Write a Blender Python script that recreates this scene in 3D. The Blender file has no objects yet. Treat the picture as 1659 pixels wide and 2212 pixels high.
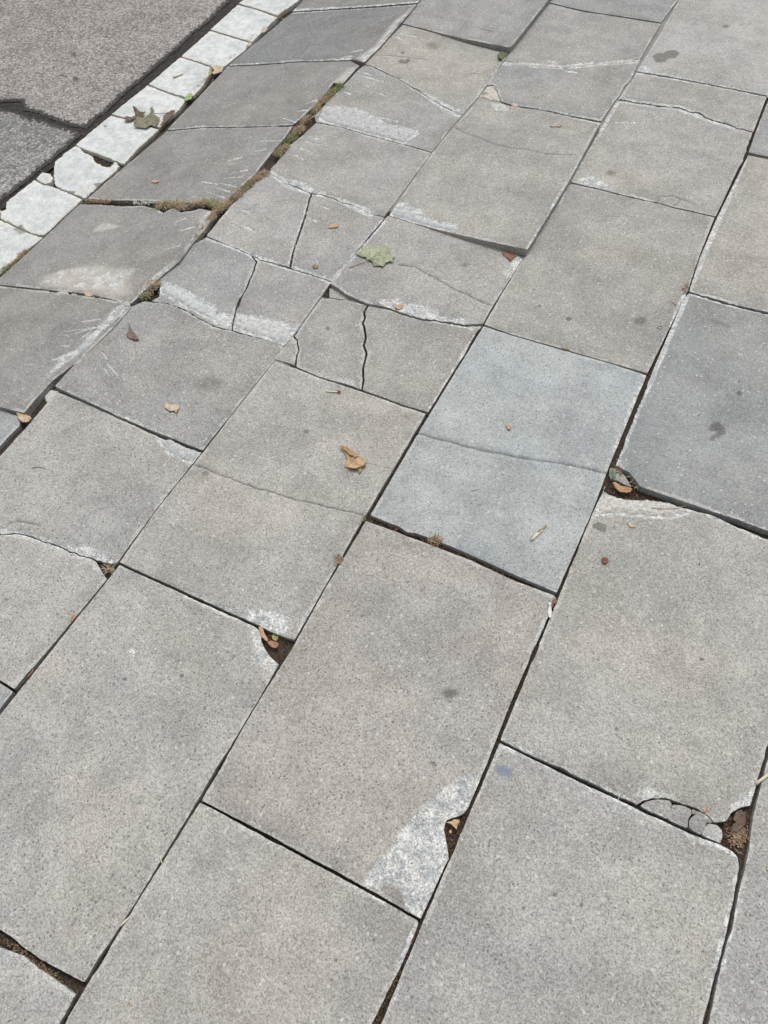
import bpy, math, random
import numpy as np
from mathutils import Vector, Matrix, noise
from mathutils.geometry import delaunay_2d_cdt

# ------------------------------------------------------------------ camera, light, exposure
scene = bpy.context.scene
CAM = Vector((1.06562, 0.0, 1.57499))
RX = Vector((0.89076145, 0.45131574, -0.05346168))
UP = Vector((-0.35415625, 0.76304542, 0.54068016))
FW = Vector((-0.28481116, 0.46268325, -0.83952773))
cd = bpy.data.cameras.new('camera'); cam = bpy.data.objects.new('camera', cd)
scene.collection.objects.link(cam); scene.camera = cam
cam.matrix_world = Matrix(((RX.x, UP.x, -FW.x, CAM.x), (RX.y, UP.y, -FW.y, CAM.y), (RX.z, UP.z, -FW.z, CAM.z), (0, 0, 0, 1)))
cd.sensor_fit = 'HORIZONTAL'; cd.sensor_width = 36; cd.lens = 36 * 1611.8 / 1659; cd.clip_start = 0.05; cd.clip_end = 500

SUN_EL, SUN_AZ = 62, -12            # the light comes from beyond the picture's top left, through thin cloud
world = bpy.data.worlds.new('World'); scene.world = world; world.use_nodes = True
wn = world.node_tree.nodes; wl = world.node_tree.links
bg = wn['Background']; sky = wn.new('ShaderNodeTexSky'); sky.sky_type = 'NISHITA'; sky.sun_disc = False
sky.sun_elevation = math.radians(SUN_EL); sky.sun_rotation = math.radians(SUN_AZ); sky.dust_density = 5; sky.air_density = 1.4
hs = wn.new('ShaderNodeHueSaturation'); hs.inputs['Saturation'].default_value = 0.10     # cloud: a nearly grey sky
wl.new(sky.outputs[0], hs.inputs['Color']); wl.new(hs.outputs[0], bg.inputs['Color']); bg.inputs['Strength'].default_value = 0.15
sd = bpy.data.lights.new('sun', 'SUN'); sd.energy = 1.0; sd.angle = math.radians(12); sd.color = (1, 0.975, 0.925)
so = bpy.data.objects.new('sun', sd); scene.collection.objects.link(so)
e, a = math.radians(SUN_EL), math.radians(SUN_AZ)
so.rotation_euler = Vector((math.sin(a) * math.cos(e), math.cos(a) * math.cos(e), math.sin(e))).to_track_quat('Z', 'Y').to_euler()
vs = scene.view_settings; vs.view_transform = 'Standard'; vs.look = 'None'; vs.exposure = -0.03; vs.gamma = 1; vs.use_curve_mapping = False

random.seed(7)
rng = np.random.default_rng(7)
col = scene.collection

# ------------------------------------------------------------------ geometry helpers
# traced points are read off a 1659 x 2212 copy of the photograph and cast onto the plane each thing lies on;
# W(u, v) is a point on the half-metre paving grid (outside the picture)
class W:
    def __init__(s, u, v): s.x, s.y = u * .5, v * .5
def plane3(p, q, r):
    A = np.array([[1, t[0] * .5, t[1] * .5] for t in (p, q, r)]); return tuple(np.linalg.solve(A, np.array([p[2], q[2], r[2]])))
FLAT = (0, 0, 0)
def RAMP(d=0, dc=0): return (.218 * .55 + d, .218, dc)
LOW = (-.160, 0, 0)
ROAD = (-.164, 0, 0)
def hit(x, y, pl):
    d = RX * ((x - 829.5) / 1611.8) - UP * ((y - 1106) / 1611.8) + FW
    t = (pl[0] + pl[1] * CAM.x + pl[2] * CAM.y - CAM.z) / (d.z - pl[1] * d.x - pl[2] * d.y)
    return (CAM.x + t * d.x, CAM.y + t * d.y)
def conv(p, pl):
    if isinstance(p, W): return (p.x, p.y)
    return hit(p[0], p[1], pl)
def pz(pl, x, y): return pl[0] + pl[1] * x + pl[2] * y

def tag(o, label=None, cat=None, group=None, kind=None):
    if label: o['label'] = label
    if cat: o['category'] = cat
    if group: o['group'] = group
    if kind: o['kind'] = kind
    return o
def link(name, verts, faces, mats, parent=None, smooth=True, attrs=None, flat_from=None, fmat=None, origin=None):
    if origin is None: origin = (0, 0, 0)
    v = [(p[0] - origin[0], p[1] - origin[1], p[2] - origin[2]) for p in verts]
    me = bpy.data.meshes.new(name); me.from_pydata(v, [], faces); me.update()
    for m in (mats if isinstance(mats, (list, tuple)) else [mats]): me.materials.append(m)
    sm = np.ones(len(faces), bool) if smooth else np.zeros(len(faces), bool)
    if flat_from is not None: sm[flat_from:] = False
    me.polygons.foreach_set('use_smooth', sm)
    if fmat is not None: me.polygons.foreach_set('material_index', np.array(fmat, dtype=np.int32))
    if attrs:
        for k, a in attrs.items():
            at = me.attributes.new(k, 'FLOAT', 'POINT'); at.data.foreach_set('value', np.asarray(a, dtype=np.float32))
    o = bpy.data.objects.new(name, me); col.objects.link(o)
    if parent is not None:
        o.parent = parent; o.location = Vector(origin) - parent.location
    else: o.location = origin
    return o
def empty(name, loc):
    o = bpy.data.objects.new(name, None); o.empty_display_size = .02; o.location = loc; col.objects.link(o); return o

def seg_dist(P, poly, closed=True):
    A = np.asarray(poly); B = np.roll(A, -1, 0)
    if not closed: A, B = A[:-1], B[:-1]
    out = np.full(len(P), 1e9)
    for i in range(0, len(P), 4000):
        Q = P[i:i + 4000][:, None, :]
        d = B - A; L = (d * d).sum(1) + 1e-14
        t = np.clip(((Q - A) * d).sum(2) / L, 0, 1)
        r = Q - (A + t[..., None] * d); out[i:i + 4000] = np.sqrt((r * r).sum(2).min(1))
    return out
def inside(P, poly):
    A = np.asarray(poly); B = np.roll(A, -1, 0); c = np.zeros(len(P), bool)
    for (x0, y0), (x1, y1) in zip(A, B):
        k = ((y0 > P[:, 1]) != (y1 > P[:, 1]))
        if k.any():
            xi = x0 + (P[:, 1] - y0) * (x1 - x0) / ((y1 - y0) if y1 != y0 else 1e-12)
            c ^= k & (P[:, 0] < xi)
    return c
def sdf(P, poly):
    d = seg_dist(P, poly); return np.where(inside(P, poly), -d, d)
def nz(x, y, s, k=0.): return noise.noise(Vector((x * s, y * s, k)))

def outline(raw, pl, gap, jit, step=.004):
    """raw: traced points (x, y[, half gap, jitter]); returns a closed, worn, inset outline in metres"""
    pts = []; g0, j0 = gap, jit
    for p in raw:
        x, y = conv(p, pl)
        g, j = gap, jit
        if not isinstance(p, W) and len(p) > 2: g = p[2]; j = p[3] if len(p) > 3 else jit
        pts.append((x, y, g, j))
    area = sum(pts[i][0] * pts[(i + 1) % len(pts)][1] - pts[(i + 1) % len(pts)][0] * pts[i][1] for i in range(len(pts)))
    if area < 0:
        q = pts[::-1]; n = len(q)                     # keep each gap with its own segment
        pts = [(q[i][0], q[i][1], q[(i + 1) % n][2], q[(i + 1) % n][3]) for i in range(n)]
    P = []; G = []; J = []
    n = len(pts)
    for i in range(n):
        a, b = pts[i], pts[(i + 1) % n]; L = math.hypot(b[0] - a[0], b[1] - a[1]); st = step if L < 1.2 else L / 60; m = max(1, int(round(L / st)))
        for k in range(m):
            t = k / m; P.append((a[0] + (b[0] - a[0]) * t, a[1] + (b[1] - a[1]) * t)); G.append(a[2]); J.append(a[3])
    P = np.array(P); G = np.array(G); J = np.array(J)
    for _ in range(3): G = (np.roll(G, 1) + G + np.roll(G, -1)) / 3
    for _ in range(2): J = (np.roll(J, 1) + J + np.roll(J, -1)) / 3
    Q = P.copy()
    for i, (x, y) in enumerate(P):
        k = J[i]; Q[i, 0] += k * (.7 * nz(x, y, 40, 1.) + .8 * nz(x, y, 130, 2.) + .5 * nz(x, y, 290, 7.)); Q[i, 1] += k * (.7 * nz(x, y, 40, 5.) + .8 * nz(x, y, 130, 6.) + .5 * nz(x, y, 290, 8.))
    Q = (np.roll(Q, 1, 0) + 6 * Q + np.roll(Q, -1, 0)) / 8
    T = np.roll(P, -2, 0) - np.roll(P, 2, 0); T /= (np.linalg.norm(T, axis=1)[:, None] + 1e-9)
    N = np.stack([-T[:, 1], T[:, 0]], 1)
    for i, (x, y) in enumerate(P):
        c = nz(x, y, 11, 9.) ; g = G[i] * (1 + .5 * nz(x, y, 30, 3.))
        if c > .28: g += (c - .28) * .007 * min(1, G[i] / .0008)
        G[i] = g
    return Q + N * G[:, None]

MARKS = []          # (kind, traced polygon, softness in metres, strength, slab keys or None)
def mark(kind, pts, soft=.012, strength=1, only=None): MARKS.append((kind, pts, soft, strength, only))
def ell(x, y, rx, ry=None, rot=0, n=14, wob=.18, seed=1):
    ry = ry or rx; r = random.Random(seed + x * 7 + y); out = []
    for i in range(n):
        t = i / n * 2 * math.pi; k = 1 + r.uniform(-wob, wob); c, s = rx * k * math.cos(t), ry * k * math.sin(t)
        out.append((x + c * math.cos(rot) - s * math.sin(rot), y + c * math.sin(rot) + s * math.cos(rot)))
    return out

KINDS = ('wear', 'dark', 'tan', 'scr', 'blue')
def solid(name, raw, pl, mat, gap=.0007, jit=.0009, key=None, thick=.05, tint=(.35, .35, .35), grooves=(), parent=None,
          grid=.011, arris=.0014, bump=.0006, extra=None, dome=0., eoff=0.):
    """a worn slab of stone or concrete: traced top face, rounded arris, side faces and underside"""
    O = outline(raw, pl, gap, jit); mn, mx = O.min(0), O.max(0)
    org = ((mn[0] + mx[0]) / 2, (mn[1] + mx[1]) / 2); org = (org[0], org[1], pz(pl, *org))
    size = max(mx - mn); grid = min(grid, size / 6)
    lo_, hi_ = np.maximum(mn, (-2.9, -1.0)), np.minimum(mx, (2.3, 4.8))
    mn, mx = lo_, hi_
    nx, ny = int((mx[0] - mn[0]) / grid) + 1, int((mx[1] - mn[1]) / grid) + 1
    gx, gy = np.meshgrid(mn[0] + grid * (np.arange(nx) + .5), mn[1] + grid * (np.arange(ny) + .5)); gx[::2] += grid / 2
    P = np.stack([gx.ravel(), gy.ravel()], 1) + rng.uniform(-.25, .25, (nx * ny, 2)) * grid
    mk = []; dense = []
    for kind, pts, soft, st, only in MARKS:
        if only is not None and key not in only: continue
        if only is None and key is None: continue
        w = np.array([conv(p, pl) for p in pts])
        if (w.max(0) + soft < mn).any() or (w.min(0) - soft > mx).any(): continue
        mk.append((kind, w, soft, st))
        f = max(.0028, min(soft * .5, .007)); a0, b0 = w.min(0) - soft, w.max(0) + soft
        a0 = np.maximum(a0, mn); b0 = np.minimum(b0, mx)
        kx, ky = np.arange(a0[0], b0[0], f), np.arange(a0[1], b0[1], f)
        if len(kx) and len(ky) and len(kx) * len(ky) < 160000:
            X, Y = np.meshgrid(kx, ky); D = np.stack([X.ravel(), Y.ravel()], 1); D += rng.uniform(-.3, .3, D.shape) * f
            D = D[np.abs(sdf(D, w)) < soft * 1.3 + .003]; dense.append(D)
    # ring just inside the arris
    T = np.roll(O, -2, 0) - np.roll(O, 2, 0); T /= (np.linalg.norm(T, axis=1)[:, None] + 1e-9)
    ring = O + np.stack([-T[:, 1], T[:, 0]], 1) * min(.0045, size * .08)
    P = P[seg_dist(P, O) > min(.009, size * .12)]
    if dense:
        D = np.concatenate(dense); D = D[seg_dist(D, O) > .007]; P = np.concatenate([P, D])
    ring = ring[seg_dist(ring, O) > min(.0036, size * .06)]
    P = np.concatenate([P, ring]); P = P[inside(P, O)]
    gv = []; ge = []; gpaths = []
    for path, width, depth in grooves:
        w = [conv(p, pl) for p in path]; c = []
        for a, b in zip(w[:-1], w[1:]):
            L = math.hypot(b[0] - a[0], b[1] - a[1]); m = max(1, int(L / .006))
            for k in range(m): c.append((a[0] + (b[0] - a[0]) * k / m, a[1] + (b[1] - a[1]) * k / m))
        c.append(w[-1]); c = np.array(c)
        for i in range(len(c)):
            x, y = c[i]; c[i, 0] += .0024 * (nz(x, y, 60, 1.) + .6 * nz(x, y, 170, 2.)); c[i, 1] += .0024 * (nz(x, y, 60, 5.) + .6 * nz(x, y, 170, 6.))
        t = np.gradient(c, axis=0); t /= np.linalg.norm(t, axis=1)[:, None] + 1e-9; nn = np.stack([-t[:, 1], t[:, 0]], 1)
        ww = width * np.array([.6 + .8 * abs(nz(x, y, 25, 4.)) + .3 for x, y in c])[:, None]
        P = P[seg_dist(P, c, False) > width + .003]
        ok = inside(c, O) & (seg_dist(c, O) > .003)
        for q in (c + nn * ww / 2, c, c - nn * ww / 2):
            prev = None
            for i in range(len(q)):
                if ok[i]:
                    gv.append(tuple(q[i])); cur = len(gv) - 1
                    if prev is not None: ge.append((prev, cur))
                    prev = cur
                else: prev = None
        gpaths.append((c, width, depth))
    nO = len(O); allv = [Vector(p) for p in O] + [Vector(p) for p in gv] + [Vector(p) for p in P]
    edges = [(nO + i, nO + j) for i, j in ge]
    vv, ee, ff, *_ = delaunay_2d_cdt(allv, edges, [list(range(nO))], 1, 1e-6)
    V = np.array([(v[0], v[1]) for v in vv]); F = [tuple(f) for f in ff]
    dE = seg_dist(V, O); dE = np.minimum(dE, .2)
    at = {k: np.zeros(len(V)) for k in KINDS}
    z = pl[0] + pl[1] * V[:, 0] + pl[2] * V[:, 1]
    for kind, w, soft, st in mk:
        s = sdf(V, w); t = np.clip(.5 - s / (2.6 * soft), 0, 1); t = t * t * (3 - 2 * t) * st
        at[kind] = np.maximum(at[kind], t)
    nn1 = np.array([nz(x, y, 22, 2.) for x, y in V]); nn2 = np.array([nz(x, y, 90, 3.) for x, y in V])
    z = z + bump * nn1 + bump * .7 * nn2 - arris * (1 + .7 * nn2) * np.exp(-dE / .0028)
    z = z - np.clip(at['wear'], 0, 1) * .0022 * (1 + 1.2 * nn2 + .5 * nn1)
    if dome: z = z + dome * (1 - np.exp(-dE / .006)) * (1 + .8 * nn2)
    for c, width, depth in gpaths:
        d = seg_dist(V, c, False); z = np.where(d < width * .12, z - depth, z)
        z = z - .0006 * np.exp(-d / .003)
    if extra is not None: z = z + extra(V, dE)
    verts = [(V[i, 0], V[i, 1], z[i]) for i in range(len(V))]; top = len(F)
    # boundary edges give the side faces
    cnt = {}
    for f in F:
        for i in range(len(f)):
            a_, b_ = f[i], f[(i + 1) % len(f)]
            if (b_, a_) in cnt: cnt.pop((b_, a_))
            else: cnt[(a_, b_)] = 1
    nxt = {a_: b_ for a_, b_ in cnt}
    up = {}; dn = {}; n0 = len(V)
    for a_ in nxt:
        x, y, zz = verts[a_]; up[a_] = len(verts); verts.append((x, y, zz))
        dn[a_] = len(verts); verts.append((x, y, pz(pl, x, y) - thick))
    for a_, b_ in nxt.items():
        if b_ in up: F.append((up[b_], up[a_], dn[a_], dn[b_]))
    st_ = next(iter(nxt)); loop = [st_]; c_ = nxt[st_]
    while c_ != st_ and len(loop) < len(nxt) + 2 and c_ in nxt: loop.append(c_); c_ = nxt[c_]
    if len(loop) > 2: F.append(tuple(dn[i] for i in reversed(loop)))
    attrs = {'edge': np.concatenate([dE + eoff, np.full(len(verts) - n0, .012)])}
    for k in KINDS: attrs[k] = np.concatenate([at[k], np.zeros(len(verts) - n0)])
    o = link(name, verts, F, mat, parent, True, attrs, top, origin=org)
    o.color = (*tint, 1)
    return o

# ------------------------------------------------------------------ materials
class NT:
    def __init__(s, name):
        s.m = bpy.data.materials.new(name); s.m.use_nodes = True; s.t = s.m.node_tree; s.n = s.t.nodes; s.b = s.n['Principled BSDF']
    def new(s, ty, **kw):
        n = s.n.new(ty)
        for k, v in kw.items(): setattr(n, k, v)
        return n
    def inp(s, sock, v):
        if isinstance(v, bpy.types.NodeSocket): s.t.links.new(v, sock)
        elif v is not None:
            if isinstance(v, (tuple, list)) and len(v) == 3 and len(sock.default_value) == 4: v = (*v, 1)
            sock.default_value = v
    def math(s, op, a, b=None, c=None, clamp=False):
        n = s.new('ShaderNodeMath', operation=op, use_clamp=clamp)
        for i, v in enumerate((a, b, c)):
            if v is not None: s.inp(n.inputs[i], v)
        return n.outputs[0]
    def ramp(s, v, lo, hi, a=0., b=1.):
        n = s.new('ShaderNodeMapRange', interpolation_type='SMOOTHSTEP'); s.inp(n.inputs['Value'], v)
        s.inp(n.inputs['From Min'], lo); s.inp(n.inputs['From Max'], hi); s.inp(n.inputs['To Min'], a); s.inp(n.inputs['To Max'], b); return n.outputs[0]
    def mix(s, f, a, b, mode='MIX'):
        n = s.new('ShaderNodeMix', data_type='RGBA', blend_type=mode); s.inp(n.inputs[0], f); s.inp(n.inputs[6], a); s.inp(n.inputs[7], b); return n.outputs[2]
    def noise(s, vec, sc, det=3, rough=.55, dist=0):
        n = s.new('ShaderNodeTexNoise'); s.inp(n.inputs['Vector'], vec); n.inputs['Scale'].default_value = sc; n.inputs['Detail'].default_value = det
        n.inputs['Roughness'].default_value = rough; n.inputs['Distortion'].default_value = dist; return n.outputs['Fac']
    def vor(s, vec, sc, feat='F1'):
        n = s.new('ShaderNodeTexVoronoi', feature=feat); s.inp(n.inputs['Vector'], vec); n.inputs['Scale'].default_value = sc
        sp = s.new('ShaderNodeSeparateColor'); s.t.links.new(n.outputs['Color'], sp.inputs[0]); return n.outputs['Distance'], sp.outputs[0], sp.outputs[1]
    def attr(s, name): n = s.new('ShaderNodeAttribute', attribute_name=name); return n.outputs['Fac']
    def pos(s, rnd=True):
        g = s.new('ShaderNodeNewGeometry').outputs['Position']
        if not rnd: return g
        oi = s.new('ShaderNodeObjectInfo'); s.oi = oi
        r = s.math('MULTIPLY', oi.outputs['Random'], 31.7)
        c = s.new('ShaderNodeCombineXYZ'); s.t.links.new(r, c.inputs[0]); s.t.links.new(r, c.inputs[1])
        v = s.new('ShaderNodeVectorMath', operation='ADD'); s.inp(v.inputs[0], g); s.inp(v.inputs[1], c.outputs[0]); return v.outputs[0]
    def scale(s, c, f):          # colour times a factor
        v = s.new('ShaderNodeVectorMath', operation='SCALE'); s.inp(v.inputs[0], c); s.inp(v.inputs['Scale'], f); return v.outputs[0]
    def bump(s, h, dist, st=1):
        n = s.new('ShaderNodeBump'); n.inputs['Distance'].default_value = dist; n.inputs['Strength'].default_value = st; s.inp(n.inputs['Height'], h); s.t.links.new(n.outputs[0], s.b.inputs['Normal'])
    def out(s, c, rough=.9, spec=.3):
        s.inp(s.b.inputs['Base Color'], c); s.inp(s.b.inputs['Roughness'], rough); s.b.inputs['Specular IOR Level'].default_value = spec; return s.m

def concrete(name, warm=.5, grain=1., pitk=1.):
    m = NT(name); p = m.pos(); oc = m.oi.outputs['Color']
    big = m.noise(p, 2.6, 3, .55); mid = m.noise(p, 13, 5, .62); fin = m.noise(p, 330, 2, .6)
    gd, gr, gg = m.vor(p, 340); pd, pr, pg = m.vor(p, 120); ld, lr, lg = m.vor(p, 80); sd_, sr, sg = m.vor(p, 170); gate = m.noise(p, 6.5, 3, .6); gate2 = m.noise(p, 9.5, 3, .6)
    # broad warm and cool drifts of dirt
    c = m.mix(m.ramp(big, .35, .68), m.mix(1, oc, (1.02, 1.0, .975), 'MULTIPLY'), m.mix(1, oc, (.955, .965, .972), 'MULTIPLY'))
    c = m.scale(c, m.ramp(mid, .3, .72, .90, 1.07)); c = m.scale(c, m.ramp(m.noise(p, 4.2, 7, .68), .36, .60, .86, 1.045))
    # sand and aggregate
    g = m.math('ADD', m.math('MULTIPLY', m.math('SUBTRACT', gr, .5), .52 * grain), m.math('MULTIPLY', m.math('SUBTRACT', fin, .5), .88 * grain))
    c = m.scale(c, m.math('ADD', g, 1.0))
    pit = m.math('MULTIPLY', m.ramp(pd, .20, .32, 1, 0), m.ramp(pr, .70, .74)); pit2 = m.math('MULTIPLY', m.ramp(sd_, .22, .36, 1, 0), m.ramp(sr, .70, .74))
    lit = m.math('MULTIPLY', m.ramp(ld, .18, .30, 1, 0), m.ramp(lr, .82, .85)); lit2 = m.math('MULTIPLY', m.ramp(sd_, .2, .36, 1, 0), m.ramp(sg, .76, .80))
    c = m.mix(m.math('MULTIPLY', pit, m.math('MULTIPLY_ADD', m.oi.outputs['Random'], .34 * pitk, .30)), c, (.085, .085, .083)); c = m.mix(m.math('MULTIPLY', pit2, .42 * pitk), c, (.12, .12, .118))
    c = m.mix(m.math('MULTIPLY', lit, .55), c, (.60, .59, .565)); c = m.mix(m.math('MULTIPLY', lit2, .45), c, (.55, .55, .54))
    rnd = m.oi.outputs['Random']; sp, s1, s2 = m.vor(p, 11); spot = m.math('MULTIPLY', m.ramp(sp, .028, .045, 1, 0), m.ramp(s1, .55, .57)); c = m.mix(m.math('MULTIPLY', spot, .6), c, (.13, .128, .12))
    e = m.attr('edge'); mz = m.noise(p, 52, 6, .75)
    # grime collected beside the joints
    grime = m.math('MULTIPLY', m.ramp(m.math('ADD', e, m.math('MULTIPLY', mid, .07)), .03, .10, 1, 0), m.ramp(gate, .40, .62, .02, .42))
    c = m.mix(grime, c, m.mix(1, c, (.72, .735, .75), 'MULTIPLY'))
    # worn pale arris
    ar = m.math('MULTIPLY', m.ramp(m.math('SUBTRACT', e, m.math('ADD', m.math('MULTIPLY', m.math('SUBTRACT', mz, .5), .022), m.ramp(gate2, .40, .60, -.003, .0075))), .0005, .003, 1, 0), .78)
    c = m.mix(m.math('MULTIPLY', ar, m.ramp(fin, .3, .62, .45, .95)), c, m.scale(m.mix(mz, (.40, .395, .375), (.52, .515, .49)), m.math('ADD', g, 1.0)))
    # stains, and the soft shade drawn on one slab
    dk = m.ramp(m.math('ADD', m.attr('dark'), m.math('MULTIPLY', m.math('SUBTRACT', mz, .5), .55)), .12, .75)
    c = m.mix(m.math('MULTIPLY', dk, .8), c, m.mix(1, c, (.42, .40, .385), 'MULTIPLY'))
    tn = m.math('MULTIPLY', m.ramp(m.math('ADD', m.attr('tan'), m.math('MULTIPLY', m.math('SUBTRACT', mz, .5), .8)), .2, .95), .7)
    c = m.mix(tn, c, (.46, .42, .375))
    bl = m.ramp(m.math('ADD', m.attr('blue'), m.math('MULTIPLY', m.math('SUBTRACT', mz, .5), .7)), .2, .9); c = m.mix(m.math('MULTIPLY', bl, .75), c, (.15, .20, .26))
    # spalled, bleached patches
    wz = m.noise(p, 60, 6, .75); w0 = m.math('ADD', m.attr('wear'), m.math('MULTIPLY', m.math('MULTIPLY', m.math('SUBTRACT', m.noise(p, 16, 4, .6), .5), 1.1), m.ramp(m.attr('wear'), 0, .2))); w = m.ramp(m.math('ADD', w0, m.math('MULTIPLY', m.math('SUBTRACT', wz, .5), 1.5)), .45, .56)
    wc = m.mix(m.ramp(m.noise(p, 34, 8, .8), .43, .56), (.62, .62, .60), (.35, .37, .38)); wc = m.scale(wc, m.math('ADD', m.math('MULTIPLY', g, 1.3), 1.0)); wc = m.mix(m.math('MULTIPLY', pit2, .5), wc, (.2, .2, .2))
    c = m.mix(m.math('MULTIPLY', m.ramp(w0, .08, .6), .35), c, wc); c = m.mix(m.math('MULTIPLY', w, .72), c, wc)
    # scrapes
    mp = m.new('ShaderNodeMapping'); m.inp(mp.inputs['Vector'], p); mp.inputs['Scale'].default_value = (14, 110, 14); mp.inputs['Rotation'].default_value = (0, 0, math.radians(-8))
    sc = m.math('MULTIPLY', m.ramp(m.noise(mp.outputs[0], 1, 4, .65, .6), .60, .70), m.attr('scr'))
    c = m.mix(m.math('MULTIPLY', sc, .75), c, (.52, .53, .52))
    h = m.math('SUBTRACT', m.math('ADD', m.math('MULTIPLY', gr, .25), fin), m.math('ADD', pit, pit2))
    m.bump(h, .0009, .55)
    return m.out(c, .92, .25)

def mortar():
    m = NT('pale_mortar'); p = m.pos(); oc = m.oi.outputs['Color']
    a = m.noise(p, 80, 7, .85); f = m.noise(p, 260, 3, .6); d, r, g = m.vor(p, 170)
    c = m.mix(m.ramp(a, .45, .58), oc, m.mix(1, oc, (.64, .68, .715), 'MULTIPLY'))
    c = m.scale(c, m.ramp(f, .25, .75, .80, 1.16))
    c = m.mix(m.math('MULTIPLY', m.math('MULTIPLY', m.ramp(d, .2, .36, 1, 0), m.ramp(r, .72, .8)), .6), c, (.17, .17, .165))
    m.bump(m.math('ADD', a, m.math('MULTIPLY', f, .4)), .003, .7); return m.out(c, .93, .2)

def kerbstone():
    m = NT('pale_kerb_stone'); p = m.pos(); oc = m.oi.outputs['Color']
    a = m.noise(p, 9, 4, .6); f = m.noise(p, 300, 3, .6); d, r, g = m.vor(p, 230); mz = m.noise(p, 60, 5, .7)
    c = m.mix(m.ramp(a, .35, .7), oc, m.mix(1, oc, (.84, .86, .87), 'MULTIPLY')); c = m.scale(c, m.ramp(m.noise(p, 26, 6, .75), .35, .62, .80, 1.04))
    c = m.scale(c, m.math('ADD', m.math('MULTIPLY', m.math('SUBTRACT', r, .5), .22), m.ramp(f, .2, .8, .86, 1.12)))
    c = m.mix(m.math('MULTIPLY', m.math('MULTIPLY', m.ramp(d, .2, .4, 1, 0), m.ramp(g, .86, .9)), .5), c, (.25, .25, .25))
    e = m.attr('edge'); ar = m.ramp(m.math('SUBTRACT', e, m.math('MULTIPLY', mz, .02)), -.004, .008, 1, 0)
    c = m.mix(m.math('MULTIPLY', ar, .45), c, (.66, .64, .56)); ed = m.ramp(m.math('SUBTRACT', e, m.math('MULTIPLY', m.math('SUBTRACT', m.noise(p, 85, 5, .8), .52), .09)), .0, .003, 1, 0); c = m.mix(m.math('MULTIPLY', ed, .42), c, (.20, .19, .165))
    dk = m.ramp(m.math('ADD', m.attr('dark'), m.math('MULTIPLY', m.math('SUBTRACT', mz, .5), 1.1)), .45, .8)
    c = m.mix(m.math('MULTIPLY', dk, .85), c, (.16, .155, .14))
    m.bump(m.math('ADD', f, m.math('MULTIPLY', mz, 1.5)), .0015, .6); return m.out(c, .85, .3)

def roadmat():
    m = NT('exposed_aggregate_road'); p = m.pos(False)
    b = m.noise(p, 1.5, 3); f = m.noise(p, 220, 3, .6); d, r, g = m.vor(p, 62); d2, r2, g2 = m.vor(p, 125); oi = m.new('ShaderNodeObjectInfo').outputs['Color']
    c = m.scale(oi, m.ramp(b, .3, .7, .90, 1.08)); c = m.scale(c, m.ramp(m.noise(p, 9, 5, .7), .35, .65, .84, 1.10))
    c = m.scale(c, m.math('ADD', m.math('MULTIPLY', m.math('SUBTRACT', r2, .5), .9), m.ramp(f, .2, .8, .65, 1.35)))
    st = m.mix(g, (.46, .40, .36), (.52, .50, .48)); c = m.mix(m.math('MULTIPLY', m.math('MULTIPLY', m.ramp(d, .30, .42, 1, 0), m.ramp(r, .52, .6)), .68), c, st)
    c = m.mix(m.math('MULTIPLY', m.math('MULTIPLY', m.ramp(d2, .3, .42, 1, 0), m.ramp(g2, .78, .82)), .7), c, (.09, .088, .085))
    dk = m.ramp(m.math('ADD', m.attr('dark'), m.math('MULTIPLY', m.math('SUBTRACT', m.noise(p, 80, 4, .7), .5), .6)), .3, .8)
    c = m.mix(m.math('MULTIPLY', dk, .8), c, (.05, .048, .045))
    e = m.attr('edge'); c = m.mix(m.ramp(m.math('SUBTRACT', e, m.math('MULTIPLY', m.math('SUBTRACT', m.noise(p, 60, 5, .75), .3), .10)), -.004, .004, .92, 0), c, (.035, .033, .031))
    m.bump(m.math('ADD', f, m.math('MULTIPLY', d, -.9)), .003, .7); return m.out(c, .9, .25)

def simple(name, c1, c2, sc, bumpd=.002, rough=.95, c3=None):
    m = NT(name); p = m.pos(False); a = m.noise(p, sc, 5, .65)
    c = m.mix(m.ramp(a, .35, .65), c1, c2)
    if c3: c = m.mix(m.ramp(m.noise(p, sc * .31, 4), .55, .68), c, c3)
    m.bump(m.noise(p, sc * 1.7, 4), bumpd, .8); return m.out(c, rough, .2)

def leafmat(name, veins=0):
    m = NT(name); p = m.pos(); oc = m.oi.outputs['Color']; a = m.noise(p, 60, 4, .65); b = m.noise(p, 400, 2)
    c = m.mix(m.ramp(a, .35, .7), oc, m.mix(1, oc, (.62, .58, .5), 'MULTIPLY')); c = m.scale(c, m.ramp(b, .2, .8, .85, 1.15))
    d, r, g = m.vor(p, 240); c = m.mix(m.math('MULTIPLY', m.math('MULTIPLY', m.ramp(d, .2, .4, 1, 0), m.ramp(r, .85, .9)), .6), c, (.05, .035, .02))
    m.bump(a, .002, .6); m.b.inputs['Subsurface Weight'].default_value = 0; return m.out(c, .75, .3)

def blade(name, c1, c2):
    m = NT(name); p = m.pos(False); return m.out(m.mix(m.noise(p, 90, 2), c1, c2), .8, .2)

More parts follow.
